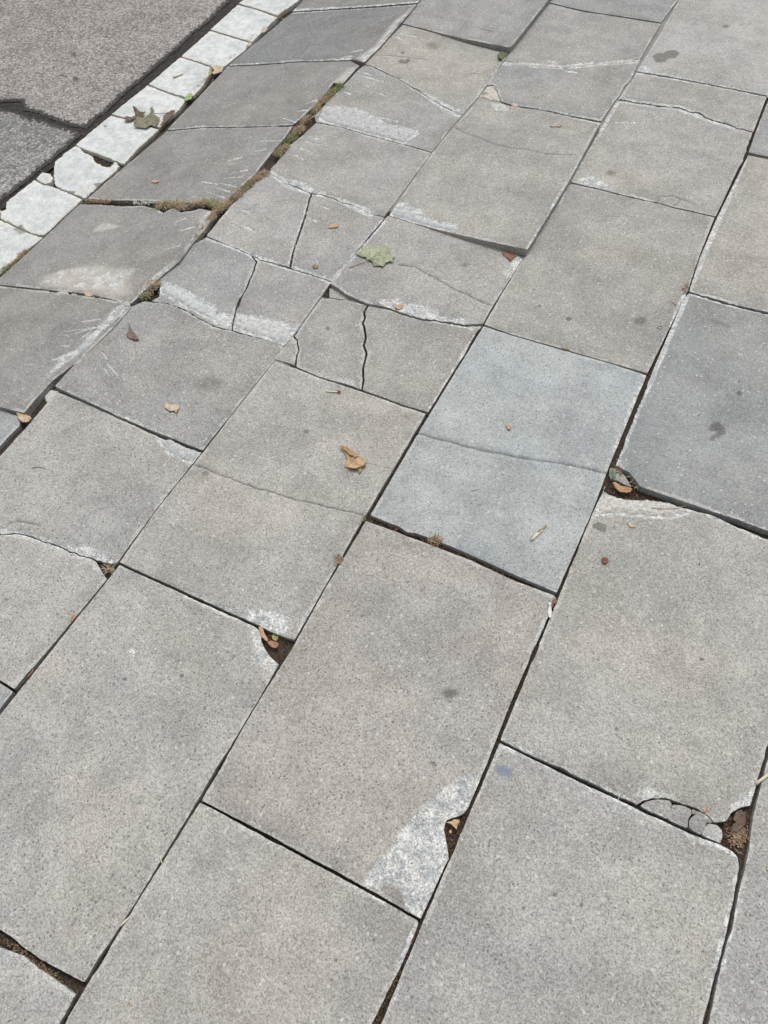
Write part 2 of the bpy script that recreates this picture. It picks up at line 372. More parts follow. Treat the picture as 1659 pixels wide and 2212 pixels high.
M_SLAB = concrete('weathered_concrete'); M_FINE = concrete('fine_concrete', grain=.8, pitk=.7)
M_MORT = mortar(); M_KERB = kerbstone(); M_ROAD = roadmat(); M_LEAF = leafmat('leaf_tissue')
def soil():
    m = NT('dark_joint_soil'); p = m.pos(False); a = m.noise(p, 210, 5, .65)
    c = m.mix(m.ramp(a, .35, .65), (.028, .023, .019), (.095, .07, .052)); c = m.mix(m.ramp(m.noise(p, 65, 4), .55, .68), c, (.05, .043, .038))
    d = m.ramp(m.math('ADD', m.attr('dust'), m.math('MULTIPLY', m.math('SUBTRACT', m.noise(p, 22, 5, .7), .5), 1.1)), .35, .75)
    c = m.mix(m.math('MULTIPLY', d, .9), c, m.mix(a, (.24, .235, .22), (.36, .355, .335))); m.bump(m.noise(p, 350, 4), .005, .8); return m.out(c, .98, .2)
M_SOIL = soil()
M_TAR = simple('bitumen_joint', (.018, .017, .016), (.045, .040, .037), 130, .004, .8, (.07, .058, .05))
M_DRY = blade('dry_grass_blade', (.52, .44, .31), (.36, .29, .20)); M_RUST = blade('brown_grass_blade', (.22, .15, .09), (.32, .22, .14))
M_GRN = blade('green_grass_blade', (.13, .18, .06), (.22, .26, .11)); M_MOSS = simple('moss', (.05, .07, .018), (.10, .12, .04), 300, .003)
M_STRAW = blade('straw', (.55, .50, .38), (.66, .61, .50)); M_WOOD = blade('weathered_wood', (.26, .21, .15), (.42, .37, .28))
M_WHITE = blade('white_petal', (.72, .72, .70), (.62, .61, .57)); M_STEM = blade('leaf_stem', (.26, .17, .11), (.36, .25, .16))
M_DARK = blade('dark_grit', (.035, .033, .03), (.07, .065, .06)); M_PLANT = blade('young_leaf', (.12, .20, .11), (.18, .27, .16))

# ------------------------------------------------------------------ the setting: soil bed, road, far pavement
def zbase(x):
    if x > -.55: return -.016
    if x > -1.2825: return -.016 + .218 * (x + .55)
    return -.180
xs = [-160, -30, -8, -4] + list(np.arange(-2.2, 2.3, .017)) + [4, 8, 30, 160]
ys = [-160, -30, -8, -2] + list(np.arange(-.9, 4.6, .017)) + [8, 30, 160]
OPEN = [[hit(*q, FLAT) for q in pth] for pth in ([(793, 656), (786, 675), (784, 697), (788, 722), (787, 746), (789, 765), (784, 793), (784, 815), (781, 841)], [(671, 418), (664, 440), (657, 468), (650, 490), (642, 515), (633, 542), (627, 570)], [(543, 555), (550, 572), (540, 600), (530, 626), (518, 648), (506, 675)], [(842, 462), (820, 487), (800, 507)], [(636, 728), (643, 745), (640, 775)], [(712, 625), (718, 635)])]
def sm(t): t = max(0., min(1., t)); return t * t * (3 - 2 * t)
def dustf(x, y):           # how far the joints are filled with pale dust
    if x < -.53: return .75 * sm((-.64 - x) / .03) * sm((x + 1.24) / .02) * sm(abs(y - 1.70) / .04 - 2.5)
    d = .85 * sm((y - 1.22) / .12) * sm((.47 - x) / .04)
    d = max(d, 1.0 * sm((y - .88) / .1) * sm((.07 - abs(x)) / .03), .75 * sm((y - 1.6) / .15) * sm((.97 - x) / .03))
    if y > 1.2: d *= sm((x + .50) / .03)
    if d > 0:
        for pth in OPEN:
            if min((x - a_) ** 2 + (y - b_) ** 2 for a_, b_ in pth) < .0007: return 0.
    return d * (1 - sm((.05 - math.hypot(x - .0, y - 1.56)) / .02))
gv = []; gf = []; gd_ = []
for j, y in enumerate(ys):
    for i, x in enumerate(xs):
        k = .004 * nz(x, y, 18) + .003 * nz(x, y, 60, 4.) if abs(x) < 2.3 else 0
        q_ = dustf(x, y); gv.append((x, y, zbase(x) + k * (1 - .6 * q_) + .0115 * q_)); gd_.append(q_)
for j in range(len(ys) - 1):
    for i in range(len(xs) - 1):
        q = j * len(xs) + i; gf.append((q, q + 1, q + len(xs) + 1, q + len(xs)))
tag(link('ground', gv, gf, M_SOIL, attrs={'dust': gd_}), kind='structure')

def quads(name, rects, zf, mat, thick=.03):
    v = []; f = []
    for x0, x1, y0, y1 in rects:
        b = len(v)
        for (x, y) in ((x0, y0), (x1, y0), (x1, y1), (x0, y1)): v.append((x, y, zf(x)))
        for (x, y) in ((x0, y0), (x1, y0), (x1, y1), (x0, y1)): v.append((x, y, zf(x) - thick))
        f += [(b, b + 1, b + 2, b + 3)] + [(b + i, b + 4 + i, b + 4 + (i + 1) % 4, b + (i + 1) % 4) for i in range(4)]
    return link(name, v, f, mat, smooth=False)
mp = NT('jointed_pavement'); p_ = mp.pos(False); br = mp.new('ShaderNodeTexBrick'); br.offset = .5
mr = mp.new('ShaderNodeMapping'); mr.inputs['Rotation'].default_value = (0, 0, math.pi / 2); mp.inp(mr.inputs['Vector'], p_); mp.inp(br.inputs['Vector'], mr.outputs[0])
for k, v_ in (('Scale', 1), ('Mortar Size', .004), ('Brick Width', .75), ('Row Height', .5)): br.inputs[k].default_value = v_
br.inputs['Color1'].default_value = (.33, .325, .31, 1); br.inputs['Color2'].default_value = (.37, .365, .35, 1); br.inputs['Mortar'].default_value = (.04, .035, .03, 1)
c_ = mp.scale(br.outputs['Color'], mp.ramp(mp.noise(p_, 14, 5, .6), .3, .7, .86, 1.12)); c_ = mp.scale(c_, mp.ramp(mp.noise(p_, 300, 2), .2, .8, .8, 1.2))
M_PAVE = mp.out(c_, .92, .25)
h = .5
tag(quads('pavement', [(4.04 * h, 30, -25, 35), (3.03 * h, 4.03 * h, 1.66 * h, 4.96 / 2 - .02), (3.03 * h, 4.03 * h, 2.5, 35), (-1.05 * h, -.02 * h, 7.8 * h, 35), (-.02 * h, 1.01 * h, 8.53 * h, 35),
      (1.02 * h, 2.0 * h, 7.79 * h, 35), (2.01 * h, 3.02 * h, 6.97 * h, 35), (-1.05 * h, -.03 * h, -25, -.64 * h), (-.02 * h, .99 * h, -25, -1.56 * h),
      (1.0 * h, 1.99 * h, -25, -1.38 * h), (2.0 * h, 3.0 * h, -25, -.62 * h), (3.01 * h, 4.03 * h, -25, .06 * h)], lambda x: 0, M_PAVE), kind='structure')
tag(quads('ramp_pavement', [(-1.2825, -.56, 7.8 * h, 35), (-1.2825, -.56, -25, .47 * h)], lambda x: .218 * (x + .55), M_PAVE), kind='structure')
tag(quads('far_kerb', [(-1.54, -1.285, 7.55 * h, 35), (-1.54, -1.285, -25, 2.45 * h)], lambda x: -.16, M_KERB), kind='structure')

T_ROAD = (.275, .26, .25)
mark('dark', [(0, 205), (25, 215), (43, 214), (54, 236), (45, 248), (0, 240)], .02, .8, ('road1',))
mark('dark', ell(160, 118, 7, 5), .012, .8, ('road1',)); mark('dark', ell(163, 170, 6, 5), .01, 1, ('road1',)); mark('dark', ell(105, 150, 5, 4), .01, .5, ('road1',))
r1 = solid('road', [(0, 221, .003, .008), (43, 219), (53, 237), (100, 253), (150, 272), (187, 277), (215, 250), (243, 230), (272, 200), (300, 178), (345, 137), (393, 97), (425, 65), (450, 48), (485, 12), (500, -2), W(-3.14, 8.2), W(-3.14, 70), W(-9, 70), W(-9, 4.5)],
      ROAD, M_ROAD, .002, .010, 'road1', .04, T_ROAD, grid=.03, bump=.0012, arris=.0015)
tag(r1, kind='structure')
r2 = solid('road', [(0, 232), (50, 246), (93, 259), (140, 273), (167, 281), (177, 290), (150, 313), (117, 343), (80, 372), (30, 415), (0, 437), W(-3.16, 3.0), W(-3.14, -40), W(-9, -40), W(-9, 4.4)],
      ROAD, M_ROAD, .002, .010, 'road2', .04, (.23, .228, .225), grid=.03, bump=.0012, arris=.0015)
tag(r2, kind='structure')
tv = []; tf = []                                  # bitumen in the road joints
for (x0, x1, y0, y1) in ((-1.78, -1.535, .5, 4.6), (-2.6, -1.6, 1.5, 2.9)):
    nxx, nyy = int((x1 - x0) / .014), int((y1 - y0) / .014); b = len(tv)
    for j in range(nyy + 1):
        for i in range(nxx + 1):
            x, y = x0 + (x1 - x0) * i / nxx, y0 + (y1 - y0) * j / nyy; tv.append((x, y, -.1695 + (.0015 if y1 < 4 else 0) + .0045 * nz(x, y, 60) + .003 * nz(x, y, 160, 3.)))
    for j in range(nyy):
        for i in range(nxx): q = b + j * (nxx + 1) + i; tf.append((q, q + 1, q + nxx + 2, q + nxx + 1))
tag(link('road_joint', tv, tf, M_TAR), kind='structure')

# ------------------------------------------------------------------ marks: spalls, stains, scrapes, one drawn shade (traced)
def T(i, j, *pts): return [(i * 553 + x / 3, j * 553 + y / 3) for x, y in pts]      # from an enlarged tile to the sheet
mark('wear', T(1, 0, (440, 690), (560, 685), (660, 700), (770, 750), (860, 805), (960, 820), (1045, 840), (1050, 870), (1000, 905), (960, 935), (700, 865), (540, 820), (400, 775)), .010, 1, ('B2',))
mark('wear', T(1, 0, (930, 1295), (1010, 1340), (1060, 1350), (1090, 1400), (1180, 1430), (1300, 1450), (1290, 1500), (1200, 1490), (1000, 1440), (860, 1395)), .010, .9, ('C2',))
mark('wear', T(0, 1, (1040, 160), (1100, 170), (1200, 215), (1300, 270), (1390, 310), (1400, 360), (1560, 380), (1659, 385), (1659, 520), (1500, 475), (1400, 440), (1200, 330), (1030, 240)), .012, .95, ('B5a', 'B5b'))
mark('wear', T(1, 1, (0, 380), (60, 400), (150, 410), (230, 450), (280, 445), (250, 500), (180, 580), (60, 540), (0, 520)), .012, .95, ('B5b',))
mark('wear', T(0, 1, (900, 265), (1050, 235), (1200, 325), (1300, 385), (1500, 465), (1659, 510), (1659, 520), (1480, 480), (1300, 420), (1230, 350), (1100, 300), (960, 290)), .007, .9, ('B6',))
mark('wear', T(0, 1, (1010, 1180), (1050, 1160), (1110, 1175), (1200, 1220), (1310, 1260), (1290, 1310), (1240, 1345), (1170, 1320), (1090, 1290), (1050, 1240)), .008, 1, ('B7',))
mark('wear', T(1, 3, (1395, 20), (1435, 50), (1400, 190), (1370, 270), (1240, 340), (1220, 400), (1240, 480), (1245, 590), (1190, 700), (1120, 870), (1070, 985), (1000, 950), (930, 760), (830, 740), (760, 780), (700, 760), (740, 660), (820, 580), (900, 500), (950, 380), (1060, 280), (1180, 160), (1280, 100)), .012, .92, ('D4',))
mark('tan', T(1, 3, (640, 640), (740, 660), (800, 740), (700, 770)), .02, .7, ('D4',))
mark('dark', T(1, 3, (770, 770), (880, 740), (980, 800), (980, 900), (860, 850)), .018, .42, ('D4',))
mark('wear', T(1, 1, (790, 290), (850, 275), (930, 280), (960, 310), (1060, 310), (1180, 350), (1190, 390), (1330, 400), (1460, 435), (1400, 470), (1200, 430), (1060, 400), (950, 370), (850, 330)), .009, .95, ('C3',))
mark('wear', T(1, 1, (490, 205), (560, 210), (640, 255), (700, 300), (640, 300), (500, 250)), .010, .55, ('C3',))
mark('wear', T(1, 1, (900, 350), (1060, 395), (1250, 425), (1440, 455), (1400, 490), (1380, 470), (1060, 410), (920, 375)), .003, .8, ('C4b',))
mark('wear', T(1, 2, (-50, 630), (40, 635), (150, 655), (220, 680), (210, 740), (180, 800), (100, 770), (0, 725), (-60, 690)), .010, .9, ('C5',))
mark('wear', T(1, 2, (-40, 760), (20, 740), (40, 850), (90, 920), (150, 985), (100, 1025), (30, 1020), (-20, 980), (-10, 860)), .010, .8, ('C6',))
mark('wear', T(2, 1, (560, 1560), (620, 1535), (700, 1570), (820, 1580), (920, 1565), (1100, 1605), (1210, 1650), (1060, 1700), (850, 1700), (700, 1675), (530, 1690)), .007, 1, ('E3',))
mark('wear', T(2, 2, (1250, 5), (1400, 60), (1540, 130), (1659, 170), (1659, 185), (1580, 170), (1440, 90), (1280, 40)), .004, .8, ('E3',))
mark('wear', T(1, 0, (1460, 380), (1659, 400), (1659, 425), (1500, 415)), .004, .9, ('C1a', 'C1b'))
mark('wear', T(2, 0, (0, 395), (120, 405), (250, 415), (330, 425), (430, 405), (600, 400), (690, 385), (830, 375), (825, 405), (700, 415), (560, 425), (420, 440), (300, 445), (150, 435), (0, 415)), .006, 1, ('C1a', 'C1b'))
mark('wear', T(2, 0, (200, 375), (330, 400), (300, 420), (230, 400)), .010, .5, ('C1a',))
mark('tan', T(2, 0, (120, 405), (330, 420), (600, 405), (600, 425), (330, 440)), .004, .6, ('C1a',))
mark('wear', T(2, 0, (320, 445), (430, 465), (420, 475), (350, 465)), .005, .8, ('C1b',))
mark('wear', T(1, 0, (1520, 660), (1590, 665), (1659, 700), (1659, 715), (1550, 710)), .006, .95, ('C2',))
mark('wear', T(2, 0, (430, 1160), (480, 1130), (560, 1150), (630, 1200), (650, 1230), (560, 1215), (500, 1205), (430, 1190)), .010, .8, ('D1b',))
mark('dark', ell(1282, 400, 10, 6), .006, 1.0, ('D1b',))
mark('wear', T(2, 0, (640, 1235), (800, 1265), (950, 1310), (940, 1320), (780, 1285), (650, 1250)), .004, .7, ('D1b', 'D2'))
mark('wear', T(2, 0, (640, 1400), (740, 1390), (760, 1430), (680, 1450)), .02, .38, ('D2',))
mark('wear', T(2, 0, (810, 420), (900, 425), (920, 450), (850, 460)), .010, .55, ('D0',))
mark('dark', T(2, 0, (910, 365), (940, 345), (985, 345), (1000, 330), (1060, 325), (1085, 345), (1060, 375), (1010, 380), (990, 400), (935, 405)), .005, 1.15, ('D0',))
mark('dark', ell(1568, 57, 7, 5), .01, .7, ('D0',))
mark('dark', T(1, 0, (920, 400), (940, 385), (960, 395), (990, 378), (998, 395), (975, 412), (940, 412)), .005, 1.1, ('B1',)); mark('dark', ell(870, 114, 3.5, 2.2), .004, 1.3, ('B1',))
mark('dark', ell(934, 100, 14, 9), .012, .45, ('B1',)); mark('dark', ell(960, 95, 60, 20), .05, .15, ('B1',))
mark('wear', T(1, 0, (720, 400), (770, 420), (860, 480), (980, 520), (1050, 560), (1120, 600), (1200, 650), (1320, 735), (1340, 710), (1260, 700), (1190, 660), (1090, 590), (1000, 540), (880, 495), (800, 450)), .006, .62, ('B1',))
mark('wear', T(1, 0, (1220, 680), (1260, 690), (1310, 735), (1330, 750), (1300, 745), (1240, 700)), .004, .9, ('B2',))
mark('wear', T(1, 0, (90, 1110), (180, 1150), (250, 1160), (330, 1180), (380, 1220), (450, 1240), (480, 1280), (330, 1235), (200, 1185)), .008, .62, ('B3',))
mark('dark', T(1, 0, (360, 1235), (440, 1240), (560, 1300), (480, 1280)), .01, .6, ('B3',))
mark('wear', T(0, 1, (240, 190), (280, 130), (400, 90), (520, 60), (680, 60), (860, 90), (830, 160), (860, 230), (760, 270), (600, 240), (420, 220)), .03, .46, ('A4',))
mark('tan', T(0, 1, (240, 190), (280, 130), (400, 90), (520, 60), (680, 60), (860, 90), (830, 160), (860, 230), (760, 270), (600, 240), (420, 220)), .03, .9, ('A4',))
mark('tan', T(0, 0, (600, 1490), (660, 1440), (760, 1450), (790, 1470), (700, 1490), (600, 1510)), .012, .85, ('A4',)); mark('wear', T(0, 0, (620, 1480), (700, 1440), (770, 1460), (700, 1485)), .012, .5, ('A4',))
mark('tan', T(0, 0, (1550, 690), (1640, 660), (1659, 700), (1600, 740)), .03, .5, ('A2',))
mark('wear', T(0, 1, (690, 380), (730, 340), (800, 310), (850, 325), (780, 390), (700, 460), (600, 560), (480, 660), (340, 770), (250, 850), (200, 930), (170, 930), (280, 800), (320, 740), (400, 660), (330, 680), (480, 600), (560, 520), (620, 480)), .012, .62, ('A5',))
mark('tan', T(1, 0, (1050, 20), (940, 130), (830, 260), (700, 400), (640, 380), (760, 300), (880, 150), (1010, 40)), .012, .85, ('A1',)); mark('wear', T(1, 0, (1040, 30), (930, 150), (820, 270), (700, 400), (670, 380), (790, 280), (910, 130)), .010, .58, ('A1',))
mark('tan', T(1, 0, (660, 430), (560, 545), (500, 530), (600, 440)), .012, 1, ('A2',)); mark('wear', T(1, 0, (650, 430), (560, 540), (530, 520), (620, 440)), .01, .55, ('A2',))
mark('wear', T(0, 1, (1160, 30), (1050, 130), (960, 200), (880, 290), (870, 270), (940, 170), (1040, 90), (1130, 20)), .008, .6, ('A4',))
mark('wear', T(0, 0, (1300, 1370), (1400, 1365), (1330, 1480), (1250, 1560), (1200, 1640), (1190, 1600), (1280, 1480)), .010, .58, ('A4',))
mark('dark', T(0, 1, (1240, 800), (1400, 770), (1480, 800), (1440, 860), (1330, 880), (1250, 850)), .04, .62, ('B6',)); mark('tan', T(0, 1, (1380, 800), (1500, 830), (1480, 950), (1380, 1000)), .05, .4, ('B6',))
mark('dark', T(0, 1, (380, 830), (700, 960), (1000, 1120), (960, 900), (600, 700)), .10, .28, ('B6',))  # soft shade right of the raised ramp edge, drawn into the slab colour
mark('wear', T(0, 1, (740, 1000), (900, 1080), (1010, 1130), (990, 1150), (860, 1085), (740, 1035)), .006, .75, ('B6', 'B7'))
mark('wear', T(0, 2, (420, 210), (540, 215), (660, 260), (740, 300), (740, 335), (620, 305), (480, 265)), .012, .68, ('B7',))
mark('wear', T(0, 2, (380, 240), (480, 275), (620, 320), (650, 350), (690, 400), (600, 410), (570, 340), (440, 290)), .012, .62, ('B8',))
mark('wear', T(0, 2, (0, 90), (100, 100), (180, 140), (100, 150), (0, 150)), .015, .5, ('B7', 'B8'))
mark('dark', T(2, 1, (1300, 1080), (1350, 1070), (1370, 1100), (1390, 1150), (1300, 1200), (1270, 1190), (1330, 1140), (1270, 1130)), .008, .85, ('E2',))
mark('dark', ell(1597, 849, 5, 4.5), .0025, 1.6, ('E2',)); mark('dark', T(2, 1, (1250, 400), (1340, 420), (1430, 450), (1400, 465), (1300, 430)), .012, .6, ('E2',)); mark('dark', ell(1596, 825, 2, 1.6), .002, 1.2, ('E2',)); mark('dark', ell(1510, 896, 2, 1.6), .002, 1.2, ('E2',))
mark('tan', ell(1500, 1060, 60, 35), .12, .25, ('E2',))
mark('dark', ell(1384, 692, 15, 10), .010, .62, ('D2',)); mark('dark', ell(1228, 689, 6, 4), .004, 1, ('D2',)); mark('dark', ell(1165, 661, 4, 3), .004, .8, ('D2',))
mark('dark', T(2, 2, (525, 85), (560, 68), (605, 85), (600, 130), (560, 115), (530, 100)), .006, 1.25, ('E3',)); mark('dark', ell(1325, 1140, 4, 3), .003, .8, ('E3',))
mark('dark', ell(1306, 1211, 8, 7), .004, .9, ('E3',)); mark('dark', ell(1520, 1470, 70, 50), .15, .25, ('E3',)); mark('tan', ell(1540, 1500, 20, 14), .03, .4, ('E3',))
mark('dark', ell(1516, 1424, 4, 3), .003, 1.3, ('E3',)); mark('dark', ell(1331, 1574, 3.6, 3), .003, 1.2, ('E3',)); mark('dark', ell(1437, 1516, 2.6, 2.2), .002, 1.2, ('E3',))
mark('wear', T(2, 3, (790, 110), (900, 95), (990, 150), (1000, 190), (860, 205), (800, 180)), .014, .65, ('E3',))
mark('wear', T(2, 3, (1590, 120), (1540, 150), (1440, 220), (1370, 320), (1360, 350), (1400, 370), (1430, 280), (1490, 250), (1550, 260), (1580, 180)), .010, .8, ('E3',)); mark('tan', T(2, 3, (1500, 200), (1560, 170), (1540, 260), (1400, 350), (1380, 330)), .012, .8, ('E3',))
mark('wear', T(2, 3, (340, 110), (480, 130), (600, 200), (720, 240), (740, 310), (600, 330), (500, 290), (440, 200)), .035, .5, ('E4',)); mark('blue', T(2, 3, (400, 150), (560, 200), (620, 260), (600, 310), (500, 270)), .04, .45, ('E4',)); mark('wear', T(2, 3, (820, 300), (980, 370), (960, 420), (850, 420)), .03, .5, ('E4',))
mark('blue', T(1, 3, (1540, 0), (1600, -18), (1665, 10), (1645, 55), (1590, 50)), .010, 1.25, ('E4',))
mark('wear', T(2, 3, (1470, 560), (1490, 600), (1440, 850), (1390, 1100), (1360, 1100), (1420, 800), (1450, 620)), .006, .62, ('E4',))
mark('dark', ell(973, 1498, 15, 11), .012, .95, ('D4',)); mark('dark', ell(970, 1500, 60, 45), .14, .28, ('D4',)); mark('dark', ell(937, 1650, 8, 3.5, .5), .004, 1.1, ('D4',)); mark('dark', ell(971, 1516, 5, 2.5), .003, .8, ('D4',)); mark('dark', ell(810, 1660, 110, 90), .25, .2, ('D4',))
mark('dark', ell(911, 1276, 3, 2.3), .002, 1, ('D4',)); mark('wear', ell(806, 1367, 5, 3.5), .003, .8, ('D4',))
mark('tan', ell(1000, 1250, 130, 60), .2, .4, ('D4',))
mark('dark', T(0, 2, (520, 740), (600, 780), (660, 850), (600, 830), (540, 780)), .03, .45, ('C6',)); mark('dark', ell(270, 1467, 4, 3), .003, 1.2, ('C6',)); mark('dark', ell(393, 1460, 4, 3.5), .003, 1.2, ('C6',)); mark('wear', ell(286, 1405, 9, 9), .008, .62, ('C6',))
mark('dark', ell(140, 1760, 120, 60), .2, .22, ('C6',)); mark('dark', ell(350, 1850, 30, 90, .5), .10, .25, ('C6',)); mark('wear', ell(45, 1825, 16, 12), .02, .5, ('C6',))
mark('dark', ell(661, 932, 7, 5), .006, .8, ('C5',)); mark('dark', ell(443, 1022, 8, 6), .008, .7, ('C5',)); mark('dark', ell(560, 1150, 100, 50), .15, .2, ('C5',)); mark('tan', ell(540, 1140, 90, 40), .15, .35, ('C5',))
mark('wear', T(1, 1, (270, 710), (350, 720), (500, 770), (640, 800), (640, 840), (500, 790), (300, 740)), .010, .5, ('C4a', 'C5'))
mark('dark', ell(708, 710, 4, 3.6), .003, 1.3, ('C4a',))
mark('dark', ell(1003, 572, 9, 6), .008, .6, ('C3',)); mark('dark', ell(1320, 374, 12, 7), .012, .6, ('D1b',)); mark('dark', ell(1010, 250, 0.1), .001, 0, ('x',))
mark('dark', T(0, 2, (20, 560), (45, 555), (60, 570), (30, 578)), .004, .8, ('B8',))
mark('wear', ell(738, 2204, 6, 5), .004, 1.0, ('D5',)); mark('dark', ell(807, 2030, 4, 2.5, .6), .002, 1.3, ('D5',)); mark('dark', ell(726, 2074, 4, 3, .8), .002, 1.2, ('D5',)); mark('dark', ell(747, 2112, 4, 3), .002, 1.0, ('D5',))
mark('dark', ell(1131, 1961, 4, 3), .003, 1.2, ('E4',)); mark('dark', ell(1410, 2188, 4, 3.4), .003, 1.1, ('E4',)); mark('dark', ell(1465, 2055, 5, 4), .004, .9, ('E4',)); mark('dark', ell(1256, 1955, 4, 3), .002, 1.1, ('E4',)); mark('dark', ell(1200, 1932, 5, 3), .003, 1., ('E4',))
mark('dark', ell(1250, 690, 200, 40), .2, .14, ('D2',)); mark('dark', ell(1100, 2100, 120, 70), .2, .2, ('E4', 'D5'))
# scrapes along the hinge between ramp and level slabs
for k, q in (('A5', (280, 640, 60, 870, 90)), ('A3', (610, 290, 480, 440, 80)), ('A2', (740, 170, 640, 265, 50)), ('A4', (440, 470, 300, 640, 50))):
    x0, y0, x1, y1, w_ = q; mark('scr', [(x0, y0), (x1, y1), (x1 - w_, y1 - 10), (x0 - w_, y0)], .05, 1, (k,))
for k, q in (('B1', (850, 75, 790, 140, 70)), ('B2', (780, 150, 690, 250, 90)), ('B3', (670, 290, 590, 370, 70)), ('B4a', (550, 400, 460, 505, 70)), ('B5a', (400, 560, 350, 620, 60)), ('B6', (290, 680, 210, 760, 80)), ('C1b', (1090, 180, 1050, 205, 140))):
    x0, y0, x1, y1, w_ = q; mark('scr', [(x0, y0), (x1, y1), (x1 + w_, y1 + 15), (x0 + w_, y0 + 12)], .05, .9, (k,))
def band(path, w, st, keys, soft=.004, shift=0):       # crumbled pale lips along joints and cracks
    a = np.array(path, float); t = np.gradient(a, axis=0); t /= np.linalg.norm(t, axis=1)[:, None]; n_ = np.stack([-t[:, 1], t[:, 0]], 1)
    k_ = np.array([[1 + .8 * nz(x, y, .02, 5.)] for x, y in a]); mark('wear', [tuple(q) for q in a + n_ * w * k_] + [tuple(q) for q in (a - n_ * w * k_)[::-1]], soft, min(1.1, st * 1.35), keys)
def lin(x0, y0, x1, y1, n=9): return [(x0 + (x1 - x0) * i / n, y0 + (y1 - y0) * i / n) for i in range(n + 1)]
band(lin(1484, 632, 1326, 1006), 7, .8, ('D2', 'D3', 'E2')); band(lin(1399, 808, 1330, 990, 6), 14, .6, ('D3',), .012)
band([(1077, 1600), (1156, 1638), (1203, 1662), (1306, 1706), (1373, 1740), (1439, 1772), (1489, 1797), (1559, 1823), (1594, 1846)], 8, .72, ('E3', 'E4', 'frag'))
band(lin(905, 1996, 868, 2085, 5), 10, .8, ('D5',)); band(lin(1046, 1662, 912, 1990), 5, .62, ('E4', 'D4')); band([(1598, 1860), (1588, 1940), (1574, 2006), (1556, 2076), (1535, 2150)], 9, .66, ('E4', 'F1'))
band(lin(788, 1120, 640, 1378), 5, .66, ('C5',)); band(lin(1203, 1285, 1160, 1390, 5), 6, .6, ('D4', 'E3')); band(lin(740, 1893, 836, 1948, 4), 6, .8, ('D5',)); band(lin(400, 1281, 553, 1352, 5), 6, .6, ('C5', 'C6'))
band([(580, 368), (620, 397), (663, 413), (713, 425), (753, 440), (806, 463)], 7, .66, ('B3', 'B4a', 'B4b'), .006); band([(447, 512), (500, 532), (553, 555), (626, 578), (670, 591), (716, 606)], 5, .72, ('B4a', 'B4b', 'B5a', 'B5b'))
band([(671, 422), (657, 470), (640, 520), (628, 570)], 5, .6, ('B4a',)); band([(1130, 555), (1118, 575), (1100, 600)], 16, .6, ('C3',), .010); band([(1060, 528), (1100, 540), (1128, 556)], 9, .66, ('C3',), .008)
band([(1334, 214), (1390, 223), (1466, 233), (1529, 257), (1599, 279)], 5, .62, ('D1a', 'D1b')); band([(1108, 226), (1176, 236), (1239, 251), (1299, 262)], 5, .66, ('C1b', 'C2')); band(lin(1372, 155, 1232, 390), 5, .7, ('C1b', 'C2', 'D1b', 'D1a'))
band(lin(1229, 395, 1133, 553), 6, .7, ('C2', 'D2')); band(lin(1040, 704, 925, 888), 4, .62, ('C4b', 'D3')); band([(1490, 630), (1573, 655), (1659, 677)], 6, .75, ('E1', 'E2')); band([(1375, 154), (1439, 164), (1539, 183), (1656, 206)], 5, .6, ('D0', 'D1a'))
band(lin(1610, 340, 1492, 622), 5, .62, ('D1b', 'D2', 'E1')); band([(630, 24), (786, 15), (903, 6)], 4, .75, ('A0', 'A1')); band([(495, 141), (640, 133), (760, 128)], 3, .7, ('A1', 'A2')); band([(362, 281), (433, 275), (553, 273), (632, 270)], 3, .72, ('A2', 'A3'))
band([(123, 838), (187, 866), (257, 900), (333, 935)], 4, .55, ('B6', 'B7')); band([(867, 60), (820, 105), (790, 136)], 8, .7, ('A1',), .008); band([(0, 1150), (67, 1158), (123, 1178), (207, 1209), (245, 1219)], 7, .62, ('B7', 'B8'), .008)
band(lin(830, 474, 720, 602), 4, .6, ('B4b', 'C3')); band([(913, 200), (960, 230), (993, 247)], 6, .75, ('B1', 'B2'), .006); band([(200, 1200), (240, 1222)], 12, .6, ('B7', 'B8'), .01); band([(1540, 1104), (1600, 1126), (1659, 1150)], 5, .7, ('E2', 'E3'))
def scratch(key, *ls):
    for x0, y0, x1, y1 in ls:
        d = math.hypot(x1 - x0, y1 - y0); nx_, ny_ = -(y1 - y0) / d, (x1 - x0) / d; w = 1.3
        mark('wear', [(x0, y0), ((x0 + x1) / 2 + nx_ * w, (y0 + y1) / 2 + ny_ * w), (x1 + nx_ * 2 * w, y1 + ny_ * 2 * w), (x1 - nx_ * w, y1 - ny_ * w), ((x0 + x1) / 2 - nx_ * w, (y0 + y1) / 2 - ny_ * w)], .0022, 1.0, (key,))
scratch('A5', (108, 781, 142, 764), (140, 716, 217, 704), (150, 723, 205, 706), (165, 738, 196, 714), (118, 794, 162, 758), (172, 695, 215, 688))
scratch('A3', (470, 353, 522, 339), (463, 405, 497, 413), (457, 417, 485, 426), (473, 395, 512, 402), (553, 305, 608, 302), (545, 328, 575, 320), (480, 385, 525, 380), (500, 372, 535, 366), (430, 392, 470, 396))
scratch('A2', (655, 225, 685, 215), (640, 240, 672, 236), (600, 252, 640, 262)); scratch('A1', (750, 114, 784, 106), (730, 124, 765, 120)); scratch('A4', (373, 483, 402, 469), (385, 500, 420, 488), (350, 540, 390, 528))
scratch('B2', (773, 162, 829, 175), (783, 182, 797, 186), (813, 198, 838, 208), (740, 197, 758, 203), (770, 152, 800, 160), (800, 248, 860, 262)); scratch('B1', (850, 70, 900, 78), (845, 78, 873, 84))
scratch('B3', (653, 293, 688, 299), (650, 303, 690, 312), (640, 318, 668, 325), (630, 332, 655, 342)); scratch('B4a', (503, 477, 555, 501), (520, 452, 548, 462), (490, 480, 520, 492)); scratch('B4b', (663, 467, 685, 478), (690, 445, 712, 450))
